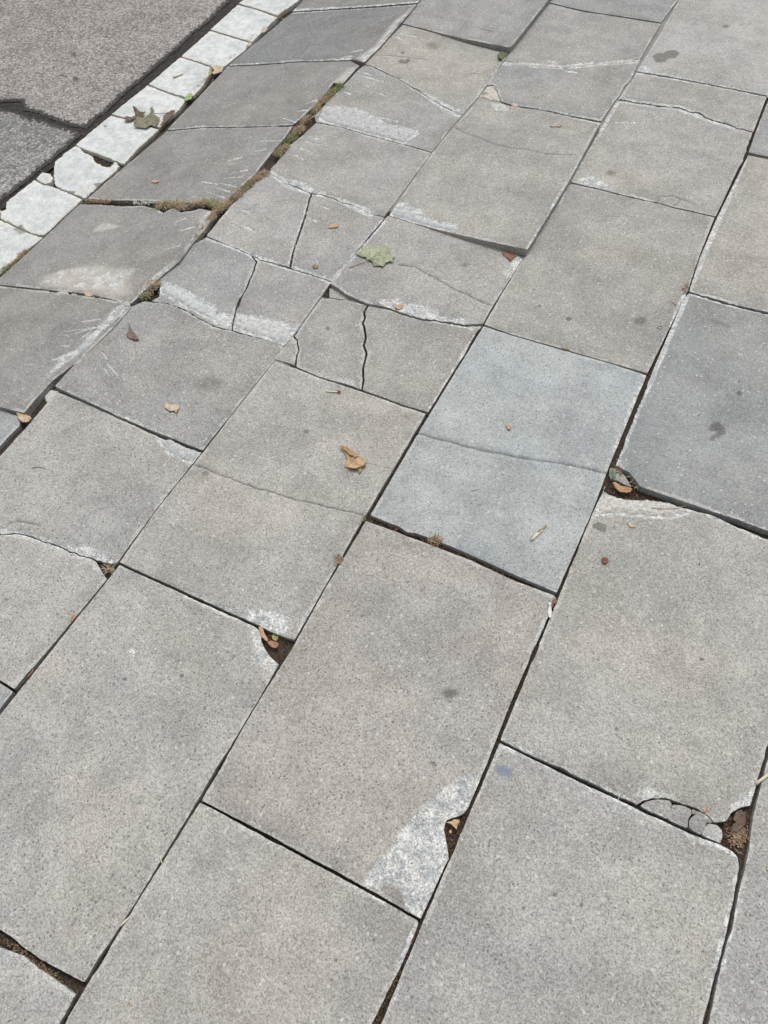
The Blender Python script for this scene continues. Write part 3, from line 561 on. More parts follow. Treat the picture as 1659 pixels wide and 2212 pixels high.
scratch('B6', (222, 790, 236, 812), (232, 786, 256, 810), (217, 758, 232, 775)); scratch('C4a', (762, 705, 780, 698)); scratch('C3', (950, 604, 995, 607)); scratch('D1b', (1290, 259 + 5, 1375, 263))
# kerb dirt
mark('dark', T(0, 0, (70, 1480), (150, 1440), (170, 1490), (190, 1510), (120, 1530)), .012, .75, ('K8', 'K9'))
mark('dark', T(0, 0, (400, 1380), (460, 1350), (440, 1410), (390, 1440)), .012, .7, ('K8',)); mark('dark', T(0, 0, (890, 940), (960, 890), (900, 960)), .012, .6, ('K5',))
mark('dark', T(0, 0, (440, 1235), (490, 1240), (480, 1255), (440, 1250)), .005, 1.2, ('K6',)); mark('dark', T(0, 0, (600, 1190), (650, 1180), (660, 1200), (620, 1220)), .008, 1, ('K6',))
mark('dark', T(0, 0, (1070, 585), (1105, 590), (1090, 600)), .004, 1.2, ('K4',)); mark('dark', T(0, 0, (1480, 360), (1560, 310), (1540, 360), (1470, 400)), .012, .6, ('K2',)); mark('dark', T(0, 0, (1580, 260), (1659, 200), (1640, 280)), .01, .6, ('K1',))
mark('dark', ell(227, 273, 3, 2), .003, 1.2, ('K5',)); mark('dark', T(0, 0, (1320, 480), (1360, 470), (1300, 560)), .010, .6, ('K3',))

# ------------------------------------------------------------------ paving slabs
SL = {}
def slab(key, label, raw, pl=FLAT, tint=(.36, .355, .34), gap=-.0008, jit=.0009, mat=None, group='concrete paving slabs of the footpath', cat='flagstone', name='flagstone', **kw):
    o = solid(name, raw, pl, mat or M_SLAB, gap, jit, key, kw.pop('thick', .05), tint, **kw)
    SL[key] = (o, pl); return tag(o, label, cat, group)
CJ = (.0006, .0022)      # half width and wander of a crack edge
def cr(pts, g=.0012, j=.003): return [(x, y, g, j) for x, y in pts]

# --- sloping slabs beside the kerb
def HR(h0, dc=0): s = (h0 + .158) / .7325; return (.55 * s + h0, s, dc)
GA = 'sloping slabs beside the kerb'; DA = (.235, .235, .232)
def sslab(*a, **k): return slab(*a, group=GA, **k)
sslab('A0', 'dark sloping slab cut off by the top edge of the photo beside the kerb', [W(-2.565, 7.75), W(-1.1, 7.72), (903, 4), (786, 13), (632, 23)], HR(.004), DA)
sslab('A1', 'very dark sloping slab with a pale worn right edge, second from the photo top', [(632, 26), (786, 17), (902, 8), (860, 55), (820, 100), (786, 133), (760, 127), (640, 131), (553, 137), (495, 140)], HR(.006), (.215, .217, .22))
sslab('A2', 'plain sloping slab right of the big fallen maple leaf on the kerb', [(493, 143), (553, 141), (640, 134), (755, 130), (765, 136), (775, 142), (768, 149), (740, 180), (720, 178), (693, 213), (670, 235), (653, 252), (633, 268), (553, 271), (433, 273), (362, 279)], HR(-.002), (.255, .25, .243))
sslab('A3', 'sloping slab with a small seed on it, above the grassy cross joint', [(360, 283), (433, 276), (553, 275), (632, 272), (610, 303), (586, 330), (560, 363), (553, 373), (520, 403), (477, 443), (443, 438), (383, 436), (300, 432), (233, 432), (190, 428)], HR(-.002), (.265, .26, .25))
sslab('A4', 'sloping slab with a rough pinkish spalled area along its lower edge', cr([(173, 440), (217, 441), (267, 445), (310, 443), (337, 450), (353, 458), (373, 448), (393, 458), (413, 455), (433, 450)], .002, .004) + [(467, 456), (443, 493), (417, 523), (387, 563), (347, 596), (317, 620), (288, 650), (283, 655), (187, 633), (133, 628), (60, 620), (0, 614), W(-2.565, 2.54), (-8, 606), (50, 555), (97, 512)], HR(.003), (.27, .265, .255))
sslab('A5', 'sloping slab at the left edge of the photo with white fan-shaped scrape marks', [W(-2.565, 2.51), (0, 618), (60, 625), (187, 640), (262, 652), (282, 659), (282, 664), (238, 713), (206, 744), (172, 775), (112, 822), (67, 870), (52, 891), (0, 878), W(-2.565, 1.5)], HR(.010), (.275, .27, .26))
sslab('A6', 'sliver of bluish sloping slab under a tan leaf at the left edge of the photo', [W(-2.565, 1.46), (0, 884), (43, 900), (40, 920), (18, 942), (0, 962), W(-1.1, .5), W(-2.565, .5)], HR(-.005), (.31, .325, .33))

# --- second row: small level slabs
tB = (.335, .33, .318)
slab('B0', 'raised slab at the top of the photo whose lower edge steps up above its neighbour', [W(-1.07, 7.77), W(-.03, 7.77), (1182, 2), (1105, 99), (1098, 101), (1003, 83), (926, 64), (912, 60), (870, 50), (903, 8)], plane3((-1.06, 6.3, 0), (-.06, 6.23, .022), (-1.06, 7.7, 0)), (.30, .30, .295))
bc1 = cr([(998, 247), (960, 229), (935, 213), (913, 200), (885, 184), (858, 167), (840, 160), (805, 143), (788, 138)], .0009, .004)
slab('B1', 'beige slab with a dark double stain, just below the raised step at the top', [(870, 53), (926, 68), (946, 72), (1020, 96), (1083, 112), (1097, 117), (1033, 208)] + bc1 + [(797, 128), (835, 88)], FLAT, (.36, .35, .325),
     grooves=[(T(1, 0, (740, 360), (850, 360), (960, 370), (1080, 385), (1100, 390)), .0016, .003)])
slab('B2', 'slab with a long white mortar patch along its lower left edge', [(788, 141)] + [(x, y + 1, g, j) for x, y, g, j in bc1[::-1][1:]] + [(997, 250), (976, 272), (933, 327), (873, 310), (786, 287), (740, 273), (683, 262), (680, 250), (710, 217), (740, 187), (775, 150)], FLAT, (.325, .32, .31))
p34 = cr([(580, 370), (600, 383), (620, 397), (640, 402), (663, 413), (690, 418), (713, 425), (735, 434), (753, 440), (775, 447), (790, 456), (806, 463), (830, 469)], .0008, .004)
slab('B3', 'plain slab between the white mortar patch and the grassy joint', [(683, 265), (740, 276), (786, 290), (873, 313), (932, 330)] + [(829, 467, .0008, .004)] + p34[::-1][1:] + [(598, 350), (616, 331), (623, 317), (653, 293)], FLAT, tB)
c4 = cr([(671, 418), (663, 447), (657, 470), (650, 490), (640, 520), (631, 547), (626, 576)], .0022, .002)
slab('B4a', 'left piece of a slab cracked in two, beside the grassy corner', [(447, 508), (500, 443), (553, 393), (573, 381)] + p34[:5] + c4 + [(563, 560), (553, 553), (500, 530)], FLAT, (.36, .355, .345), group='broken pieces of paving slab', name='flagstone_piece', cat='flagstone piece')
slab('B4b', 'right piece of a slab cracked in two, with a small tan leaf on it', p34[5:] + [(830, 470), (795, 510), (760, 553), (716, 605), (670, 590), (628, 577)] + [(x + 2, y, g, j) for x, y, g, j in c4[::-1]], FLAT, (.355, .345, .33), group='broken pieces of paving slab', name='flagstone_piece', cat='flagstone piece')
c5 = cr([(543, 552), (553, 565), (547, 585), (540, 600), (530, 626), (518, 645), (510, 666), (503, 690), (500, 713)], .0014, .002)
p56 = cr([(326, 650), (366, 656), (400, 669), (433, 688), (466, 705), (500, 713)], .0007, .004)
slab('B5a', 'left piece of a cracked slab with a ragged white edge, beside a grass tuft', [(347, 602), (380, 567), (417, 528), (447, 512), (500, 532)] + c5 + p56[::-1][1:] + [(344, 640)], FLAT, (.315, .318, .312), group='broken pieces of paving slab', name='flagstone_piece', cat='flagstone piece')
slab('B5b', 'right piece of a cracked slab with a broad white crumbling lower edge', [(546, 552), (563, 562), (626, 580), (670, 593), (715, 608), (633, 723), (613, 746)] + cr([(573, 733), (553, 727), (525, 719)], .0007, .004) + [(x + 1.5, y, g, j) for x, y, g, j in c5[::-1][:-1]], FLAT, (.335, .33, .32), group='broken pieces of paving slab', name='flagstone_piece', cat='flagstone piece')
slab('B6', 'slab with a wide brown stain, a purplish leaf and a cream leaf on it', [(310, 651), (326, 652, .0007, .004)] + [(x, y + 1, g, j) for x, y, g, j in p56[1:]] + [(553, 729), (573, 735), (613, 748), (593, 776), (553, 826), (437, 971), (333, 930), (257, 898), (187, 864), (119, 833), (199, 745), (277, 665)],
     plane3((-1.03, 1.68, .015), (-.01, 1.67, 0), (-1.03, 2.5, .013)), (.31, .308, .298))
p78 = cr([(0, 1154), (30, 1149), (67, 1158), (95, 1168), (123, 1178), (165, 1195), (207, 1209), (240, 1217)], .0008, .003)
slab('B7', 'slab with a white patch in its upper right corner and a curved twig on it', [(123, 845), (182, 868), (257, 902), (333, 938), (433, 980), (333, 1106), (256, 1212), (250, 1217)] + p78[::-1] + [W(-1.02, .9), W(-1.03, 1.1), (0, 984), (33, 946), (60, 918), (90, 880)], FLAT, (.36, .355, .34), gap=.0013,
     grooves=[(T(0, 2, (0, 105), (45, 100), (50, 80), (110, 60), (170, 70), (240, 85)), .0014, .004), (T(0, 2, (90, 130), (140, 110), (130, 80)), .0014, .004)])
slab('B8', 'slab at the left edge of the photo below a crack with two small holes', [(x, y + 1.5, g, j) for x, y, g, j in p78[:-1]] + [(213, 1222), (224, 1240), (232, 1250), (160, 1337), (95, 1415), (30, 1489), (0, 1471), W(-1.02, .19), W(-1.02, .9)], FLAT, (.365, .36, .348), gap=.0013)
slab('B9', 'tiny corner of a slab at the left edge of the photo between two dark joints', [W(-1.02, .16), (0, 1475), (27, 1494), (0, 1530), W(-.015, -.1), W(-.015, -.6), W(-1.02, -.6)], FLAT, (.33, .335, .34), gap=.0001)

# --- third row
slab('C0', 'slab cut off by the top edge of the photo, left of the long dark joint', [W(-.03, 8.5), W(1, 8.5), (1464, 0), (1428, 47), (1350, 35), (1262, 22), (1186, 4)], FLAT, (.29, .295, .295))
wj = cr([(1383, 125), (1340, 134), (1306, 137), (1246, 141), (1220, 145), (1189, 143), (1140, 140), (1106, 133), (1090, 130)], .0004, .002)
slab('C1a', 'upper piece of a slab above a curving cream mortar line', [(1184, 8), (1262, 26), (1350, 39), (1427, 51)] + wj + [(1108, 103)], FLAT, (.325, .32, .308), group='broken pieces of paving slab', name='flagstone_piece', cat='flagstone piece')
slab('C1b', 'lower piece of slab under a curving cream line, left corner broken off', [(x, y + .6, g, j) for x, y, g, j in wj[::-1]] + [(1382, 128), (1372, 151), (1299, 260), (1239, 249), (1176, 235), (1139, 229), (1108, 226)] + cr([(1083, 218), (1076, 200), (1066, 183), (1048, 183)], .001, .003), FLAT, (.31, .308, .30), group='broken pieces of paving slab', name='flagstone_piece', cat='flagstone piece')
PC2 = plane3((0, 3.86, .003), (1, 3.84, .026), (1, 5.45, .020))
slab('C2', 'large tilted slab whose lower right edge stands proud of its neighbour', [(1035, 212), (1083, 222), (1108, 232), (1139, 235), (1176, 239), (1239, 253), (1297, 264), (1229, 389), (1139, 537), (1106, 531), (1040, 517), (973, 501), (930, 490), (883, 477), (841, 464), (933, 331)], PC2, (.345, .338, .32),
     grooves=[(T(1, 0, (1270, 820), (1370, 870), (1450, 895), (1530, 930), (1650, 962)) + T(2, 0, (100, 970), (230, 1000), (400, 1005)), .0015, .003), (T(1, 0, (1090, 745), (1300, 740)), .001, .001)])
PC3 = plane3((0, 3.05, .010), (1, 3.17, .002), (0, 3.86, .006))
slab('C3', 'slab with a green maple leaf lying on it', [(838, 466), (883, 480), (930, 493), (973, 505), (1040, 525), (1106, 546), (1131, 555), (1063, 662), (1043, 697)] + cr([(1000, 699), (953, 692), (906, 686), (870, 675), (836, 663), (793, 655), (770, 645), (750, 636), (730, 622), (712, 611)], .0008, .004) + [(715, 605), (775, 540)], PC3, (.345, .34, .328),
     grooves=[(T(1, 1, (930, 60), (1030, 70), (1110, 120), (1200, 165), (1280, 215), (1370, 250), (1450, 295), (1535, 326)), .0026, .007)])
c4m = cr([(794, 659), (785, 673), (787, 686), (782, 697), (786, 706), (787, 715), (789, 730), (784, 746), (790, 760), (789, 770), (786, 783), (783, 793), (783, 813), (784, 823), (781, 841)], .0017, .0015)
c4s = cr([(635, 726), (643, 736), (647, 756), (641, 770), (639, 790)], .0012, .002)
tC4 = (.345, .335, .318)
slab('C4a', 'middle piece of a slab split by a black zigzag crack, left of the crack', cr([(695, 645), (713, 643), (753, 648), (775, 654)], .0008, .003) + c4m + [(736, 826), (686, 811), (641, 791)] + c4s[::-1] + [(665, 683)], FLAT, tC4, group='broken pieces of paving slab', name='flagstone_piece', cat='flagstone piece')
slab('C4b', 'right piece of slab beside the black zigzag crack, touching the pale blue slab', [(x + 2.5, y, g, j) for x, y, g, j in c4m[::-1]] + cr([(836, 667), (870, 679), (906, 690), (953, 695), (1000, 704), (1036, 703)], .0006, .003) + [(1042, 703), (1030, 713), (1000, 766), (924, 889), (853, 866)], FLAT, (.34, .33, .312), group='broken pieces of paving slab', name='flagstone_piece', cat='flagstone piece')
slab('C4c', 'small triangular corner piece broken off a slab', [(632, 727)] + [(x - 1.5, y, g, j) for x, y, g, j in c4s] + [(594, 775)], FLAT, tC4, group='broken pieces of paving slab', name='flagstone_piece', cat='flagstone piece')
slab('C5', 'large slab carrying the big curled brown leaf', [(593, 779), (639, 794), (686, 814), (736, 830), (781, 845), (853, 870), (921, 893), (796, 1104), (787, 1116), (705, 1262), (636, 1383), (620, 1378), (596, 1370), (573, 1359), (553, 1348), (400, 1279), (300, 1234), (257, 1214), (333, 1106), (433, 982)], FLAT, (.372, .362, .342), gap=.0012,
     grooves=[(T(0, 1, (1260, 1355), (1330, 1375), (1400, 1410), (1500, 1445), (1600, 1485)) + T(1, 1, (0, 1505), (120, 1535), (190, 1560), (250, 1580), (380, 1605), (470, 1630), (560, 1650)) + T(1, 2, (640, 5), (690, 18)), .0024, .007), (T(1, 1, (740, 1325), (860, 1365)), .0008, .0)])
slab('C6', 'very large plain slab at the left, its upper right corner broken away to soil', [(258, 1219), (300, 1238), (400, 1284), (545, 1349), (563, 1362), (565, 1383), (573, 1401), (586, 1418), (603, 1434), (598, 1444), (553, 1522), (429, 1727), (290, 1955), (181, 2124), (133, 2099), (83, 2072), (33, 2036), (0, 2012), W(-.01, -.6)], FLAT, (.372, .364, .348), gap=.0013)
slab('C7', 'bottom left corner slab beyond a wide mossy joint', [(0, 2042), (50, 2062), (83, 2090), (133, 2124), (166, 2146), (160, 2158), (130, 2212), W(1, -1.5), W(0, -1.5), W(-.01, -.66)], FLAT, (.37, .37, .362), gap=.0013, jit=.002)

# --- fourth row
slab('D0', 'light grey slab with a dark wet looking stain, top right corner', [W(1.02, 7.77), W(2, 7.77), W(2.0, 6.22), (1656, 204), (1539, 181), (1439, 162), (1376, 152), (1420, 82), (1468, -2)], FLAT, (.38, .372, .36), gap=.0001)
d1 = cr([(1334, 213), (1355, 215), (1373, 220), (1390, 221), (1420, 227), (1466, 230), (1489, 239), (1512, 243), (1529, 254), (1555, 262), (1575, 267), (1599, 277), (1627, 284)], .0022, .004)
slab('D1a', 'narrow upper piece of a slab above an open ragged crack, right side', [(1375, 155), (1439, 166), (1539, 184), (1656, 208)] + [(x, y, g, j) for x, y, g, j in d1[::-1]], FLAT, (.345, .34, .325), group='broken pieces of paving slab', name='flagstone_piece', cat='flagstone piece')
slab('D1b', 'large lower piece of slab below an open ragged crack, cream spot lower left', [(x, y + 1.5, g, j) for x, y, g, j in d1] + [(1613, 323), (1546, 466), (1456, 446), (1423, 436), (1356, 421), (1232, 391)], FLAT, (.36, .352, .335), group='broken pieces of paving slab', name='flagstone_piece', cat='flagstone piece',
     grooves=[(T(2, 0, (945, 1305), (955, 1275), (1050, 1272), (1090, 1290), (1150, 1310)), .0014, .004), (T(2, 0, (1055, 1335), (1090, 1300)), .0025, .004)])
slab('D2', 'large slab above the pale blue slab', [(1230, 395), (1356, 424), (1423, 439), (1456, 449), (1544, 469), (1511, 552), (1486, 627), (1399, 805), (1309, 780), (1213, 752), (1106, 722), (1046, 700), (1090, 625), (1132, 556)], FLAT, (.335, .328, .31), gap=.0001)
slab('D3', 'pale blue slab with a fine crack running across its middle', [(1044, 704), (1106, 724), (1213, 755), (1309, 782), (1397, 810), (1319, 1000), (1279, 1106), (1203, 1280), (1106, 1238), (986, 1184), (900, 1151), (880, 1149), (863, 1137), (840, 1129), (800, 1112), (905, 932)], FLAT, (.365, .387, .392), mat=M_FINE, gap=.0003,
     grooves=[(T(1, 1, (1040, 1148), (1100, 1162), (1160, 1185), (1250, 1205), (1400, 1245), (1500, 1270), (1600, 1285)) + T(2, 1, (0, 1300), (170, 1325), (310, 1345), (440, 1370), (530, 1392), (612, 1410)), .0028, .008)])
slab('D4', 'big warm grey slab in the centre with a large white eroded lower right corner', [(790, 1124), (860, 1149), (920, 1172), (1020, 1210), (1106, 1251), (1198, 1285), (1203, 1292), (1106, 1514), (1074, 1596), (1050, 1657), (1011, 1748), (1000, 1760), (985, 1766), (966, 1772), (960, 1792), (964, 1812), (970, 1838), (972, 1856), (962, 1872), (909, 1987), (836, 1945), (740, 1891), (653, 1845), (553, 1791), (433, 1729), (553, 1522), (633, 1395), (703, 1268), (783, 1136)], FLAT, (.36, .345, .325), gap=.0013)
slab('D5', 'bottom centre slab whose right joint is filled with dark dirt', [(431, 1731), (553, 1796), (653, 1850), (740, 1896), (836, 1949), (904, 1988), (905, 1995), (886, 2045), (862, 2099), (835, 2150), (805, 2212), W(1.97, -1.33), W(1, -1.33), (137, 2212), (177, 2143), (290, 1957)], FLAT, (.37, .36, .342), gap=.0013)

# --- fifth row
slab('E0', 'bluish slab corner at the right edge of the photo above a rusty joint', [(1618, 328), (1639, 270), (1659, 220), W(2.03, 6.9), W(3, 6.94), W(3, 5.46), (1659, 337)], FLAT, (.33, .332, .33))
slab('E1', 'slab at the right edge of the photo above the dark blue slab', [(1616, 335), (1659, 343), W(3, 5.42), W(3, 3.98), (1659, 673), (1573, 652), (1489, 628), (1512, 556), (1549, 470)], FLAT, (.36, .35, .325), gap=.0001)
PE2 = plane3((2, 3.96, 0), (2, 2.46, .007), (3, 2.46, .008))
slab('E2', 'dark blue grey slab at the right with a black dot and a smudge', [(1490, 632), (1573, 657), (1659, 678), W(3, 3.94), W(3, 2.46), (1659, 1145), (1606, 1125), (1539, 1103), (1439, 1070), (1386, 1051)] + cr([(1376, 1042), (1359, 1020), (1339, 1010), (1329, 1004)], .0015, .003) + [(1406, 810), (1479, 640)], PE2, (.288, .299, .298), mat=M_FINE, gap=.0001)
slab('E3', 'large slab below the orange leaf hole, with a cream strip along its upper edge', [(1308, 1048)] + cr([(1305, 1060), (1333, 1074), (1373, 1079), (1412, 1077), (1445, 1084), (1506, 1104)], .0015, .003) + [(1539, 1111), (1589, 1135), (1639, 1156), (1659, 1163), W(3, 2.42), W(3.0, 1.4), (1656, 1616), (1653, 1639), (1646, 1657), (1633, 1709), (1623, 1740)] +
     cr([(1600, 1746), (1580, 1756), (1568, 1774), (1556, 1776), (1543, 1775), (1529, 1761), (1506, 1747), (1476, 1737), (1453, 1727), (1423, 1724), (1389, 1731), (1376, 1738)], .0006, .003) + [(1306, 1704), (1239, 1674), (1219, 1662), (1156, 1636), (1106, 1611), (1080, 1597), (1113, 1516), (1205, 1291), (1279, 1108)], FLAT, (.365, .358, .338), gap=.0013)
slab('E4', 'large slab at the bottom right with a faint bluish stain near its top edge', [(1079, 1602), (1106, 1616), (1156, 1640), (1203, 1664), (1273, 1697), (1373, 1743), (1439, 1774), (1489, 1798), (1559, 1824), (1585, 1837), (1596, 1852), (1599, 1876), (1586, 1946), (1573, 2009), (1556, 2076), (1521, 2205), W(2.98, -.6), W(2, -.6), (822, 2212), (912, 1992), (1051, 1668)], FLAT, (.365, .358, .342), gap=.0013)
slab('F1', 'slab along the lower right edge of the photo beyond the wide dark joint', [W(3.03, 1.62), (1655, 1650), (1643, 1696), (1626, 1762), (1619, 1819), (1613, 1856), (1591, 1946), (1580, 2012), (1570, 2036), (1558, 2082), (1530, 2212), W(3.02, .1), W(4, .1), W(4, 1.62)], FLAT, (.365, .36, .348), gap=.0013)

# fragments
def frag(label, raw, pl=FLAT, tint=(.315, .31, .298), **k):
    k.setdefault('gap', -.0006); k.setdefault('jit', .0016); k.setdefault('arris', .0012); k.setdefault('eoff', .02); return slab(k.pop('key', 'frag'), label, raw, pl, tint, group='loose fragments of concrete in the joints', cat='fragment', name='concrete_fragment', thick=k.pop('thick', .03), **k)
frag('long curved concrete chip at the left end of the cracked corner', T(2, 3, (838, 243), (870, 222), (950, 205), (1025, 212), (1036, 235), (1025, 280), (1010, 318), (1000, 325), (900, 275)))
frag('square concrete chip second from the left in the cracked corner', T(2, 3, (1045, 235), (1105, 245), (1158, 270), (1162, 300), (1140, 340), (1138, 388), (1060, 352), (1008, 328), (1028, 285)))
frag('thin sliver of concrete between the crack lines above the round chip', T(2, 3, (1170, 268), (1250, 300), (1305, 352), (1275, 352), (1200, 297), (1168, 296)))
frag('rounded concrete chip in the cracked corner', T(2, 3, (1150, 350), (1185, 305), (1210, 305), (1265, 352), (1250, 395), (1225, 428), (1150, 385)))
frag('pale chip at the right end of the cracked corner beside the soil hole', T(2, 3, (1275, 362), (1330, 370), (1358, 400), (1364, 440), (1355, 482), (1300, 462), (1235, 428), (1255, 390)), tint=(.42, .42, .41))
frag('triangular stone chip beside the tiny green sprout', T(2, 1, (638, 1372), (685, 1380), (722, 1412), (748, 1450), (772, 1495), (735, 1480), (690, 1455), (640, 1440), (632, 1400)), (-.004, 0, 0), (.33, .33, .32))
frag('white stone wedged at the left end of the slab step', T(0, 1, (320, 870), (375, 875), (380, 890), (340, 935), (300, 945), (288, 910)), (-.008, 0, 0), (.52, .51, .48), thick=.02, dome=.002)
frag('crumbling broken corner lump beside the dark notch left of the zigzag crack', T(1, 1, (476, 206), (515, 210), (560, 232), (620, 262), (700, 308), (705, 314), (640, 296), (560, 276), (478, 266)), (-.005, 0, 0), (.40, .395, .38), bump=.0016)
for i, (q, lb) in enumerate((([(180, 216), (315, 224), (316, 236), (182, 226)], 'long white pebble leftmost in the joint below the pinkish slab'), ([(365, 232), (400, 226), (440, 232), (445, 246), (400, 248), (368, 242)], 'flat white pebble second from the left in the joint below the pinkish slab'),
      ([(458, 244), (480, 240), (497, 246), (495, 256), (465, 254)], 'small white pebble left of the tan leaf in the joint below the pinkish slab'), ([(755, 290), (772, 284), (786, 290), (784, 302), (760, 300)], 'tiny white pebble near the hinge corner'), ([(795, 300), (815, 292), (838, 302), (845, 315), (820, 322), (798, 314)], 'round white pebble at the hinge corner'))):
    pb = solid('pebble', T(0, 1, *q), HR(.010), M_MORT, .0004, .001, None, .012, (.50, .50, .48), dome=.003, grid=.004); tag(pb, lb, 'pebble', 'white pebbles in the joint')

# ------------------------------------------------------------------ mortar patches, parts of their slabs
def patch(key, raw, tint=(.51, .51, .50), hgt=.0022, name='mortar_patch', label=None):
    o, pl = SL[key]; q = solid(name, raw, pl, M_MORT, .0008, .006, None, .004, tint, parent=o, grid=.006, arris=.0028, bump=.0016, dome=hgt)
    if label: q['label'] = label
    return q
patch('B2', T(1, 0, (455, 700), (555, 695), (655, 712), (755, 765), (850, 820), (950, 835), (1030, 850), (1030, 865), (990, 890), (955, 920), (700, 852), (560, 815), (430, 775)), label='white mortar smear')
patch('B7', T(0, 1, (1035, 1190), (1110, 1185), (1200, 1230), (1300, 1268), (1280, 1305), (1235, 1330), (1170, 1310), (1100, 1280), (1060, 1235)))
patch('C2', T(1, 0, (900, 1350), (960, 1350), (1040, 1385), (1150, 1430), (1280, 1460), (1275, 1495), (1200, 1480), (1000, 1430), (880, 1388)), (.52, .53, .53))
patch('E3', T(2, 1, (575, 1570), (625, 1550), (700, 1580), (820, 1590), (920, 1577), (1080, 1615), (1150, 1650), (1050, 1690), (850, 1690), (700, 1665), (550, 1675)), (.58, .555, .51))
patch('C1b', T(2, 0, (0, 400), (120, 415), (250, 425), (330, 433), (430, 417), (600, 410), (690, 398), (815, 385), (812, 402), (700, 410), (560, 418), (420, 430), (300, 440), (150, 430), (0, 412)), (.58, .54, .48), name='mortar_line')
patch('B5b', T(0, 1, (1530, 400), (1600, 395), (1659, 400)) + T(1, 1, (60, 410), (150, 425), (215, 460), (245, 470), (175, 560), (60, 525), (0, 505)) + T(0, 1, (1540, 465), (1515, 440)), (.57, .57, .55))
patch('B5a', T(0, 1, (1050, 190), (1090, 180), (1180, 225), (1290, 290), (1380, 330), (1400, 380), (1480, 440), (1440, 440), (1300, 375), (1200, 320), (1060, 235)), (.55, .56, .555))
cm = solid('mortar_lump', T(1, 0, (1470, 590), (1500, 560), (1545, 552), (1568, 600), (1585, 655), (1520, 645), (1440, 630)), (-.004, 0, 0), M_MORT, .001, .002, None, .02, (.58, .53, .47), grid=.008, bump=.001)
tag(cm, 'cream mortar filling the broken corner above the large tilted slab', 'mortar')

# ------------------------------------------------------------------ kerb stones
def kerb(key, label, raw, tint=(.62, .635, .63), **k):
    o = solid(k.pop('name', 'kerb_stone'), raw, LOW, M_KERB, k.pop('gap', .0006), k.pop('jit', .0035), key, .05, tint, grid=.012, bump=.0012, arris=.0016); return tag(o, label, 'kerb stone', 'pale kerb stones between road and footpath')
kerb('K0', 'pale kerb stone cut off by the top edge of the photo', [W(-3.08, 7.5), W(-2.59, 7.5), (646, 0), (600, 33), (553, 17), (515, 7)])
kerb('K1', 'second pale kerb stone from the top of the photo', [(513, 10), (553, 20), (599, 37), (575, 60), (545, 90), (500, 77), (454, 63)])
kerb('K2', 'kerb stone next above the tan leaf clump', [(453, 66), (500, 80), (545, 94), (520, 116), (490, 139), (478, 146), (460, 143), (430, 133), (391, 121)])
kerb('K3', 'kerb stone with a straight wood splinter lying on it', [(389, 123), (430, 136), (457, 146), (452, 163), (437, 187), (417, 206), (402, 210), (363, 198), (321, 181)])
kerb('K4', 'kerb stone above the fallen maple leaf, with a green leaf at its corner', [(318, 183), (363, 201), (402, 214), (398, 221), (385, 238), (362, 260), (347, 276), (270, 254), (240, 246)], gap=.002)
kerb('K5', 'kerb stone partly covered by the fallen maple leaf', [(239, 249), (270, 257), (343, 279), (330, 292), (300, 318), (268, 354), (213, 333), (170, 317), (163, 312), (197, 283)])
kerb('K6', 'badly chipped kerb stone with an eroded upper edge', cr([(162, 314), (172, 318), (180, 328), (197, 335), (207, 350), (222, 358), (236, 360), (250, 348), (258, 358), (247, 373), (217, 397), (185, 427), (180, 427), (133, 408), (118, 400), (115, 377), (117, 350), (140, 330)], .0012, .005))
kerb('K7', 'small loose piece of kerb stone beside the road joint', [(90, 372), (107, 374), (115, 384), (110, 393), (97, 397), (77, 386)], name='kerb_fragment')
kerb('K8', 'large kerb stone with a mossy crack at its lower edge', [(75, 388), (93, 399), (113, 402), (145, 416), (178, 430), (160, 447), (133, 473), (97, 507), (83, 508), (53, 496), (0, 471), W(-3.08, 3.17), (0, 455), (13, 452), (13, 437), (20, 430), (45, 410)])
kerb('K9', 'lowest kerb stone at the left edge of the photo', [(0, 475), (53, 499), (83, 511), (92, 513), (83, 521), (67, 533), (43, 549), (0, 592), W(-2.59, 2.5), W(-3.08, 2.5), W(-3.08, 3.12)])

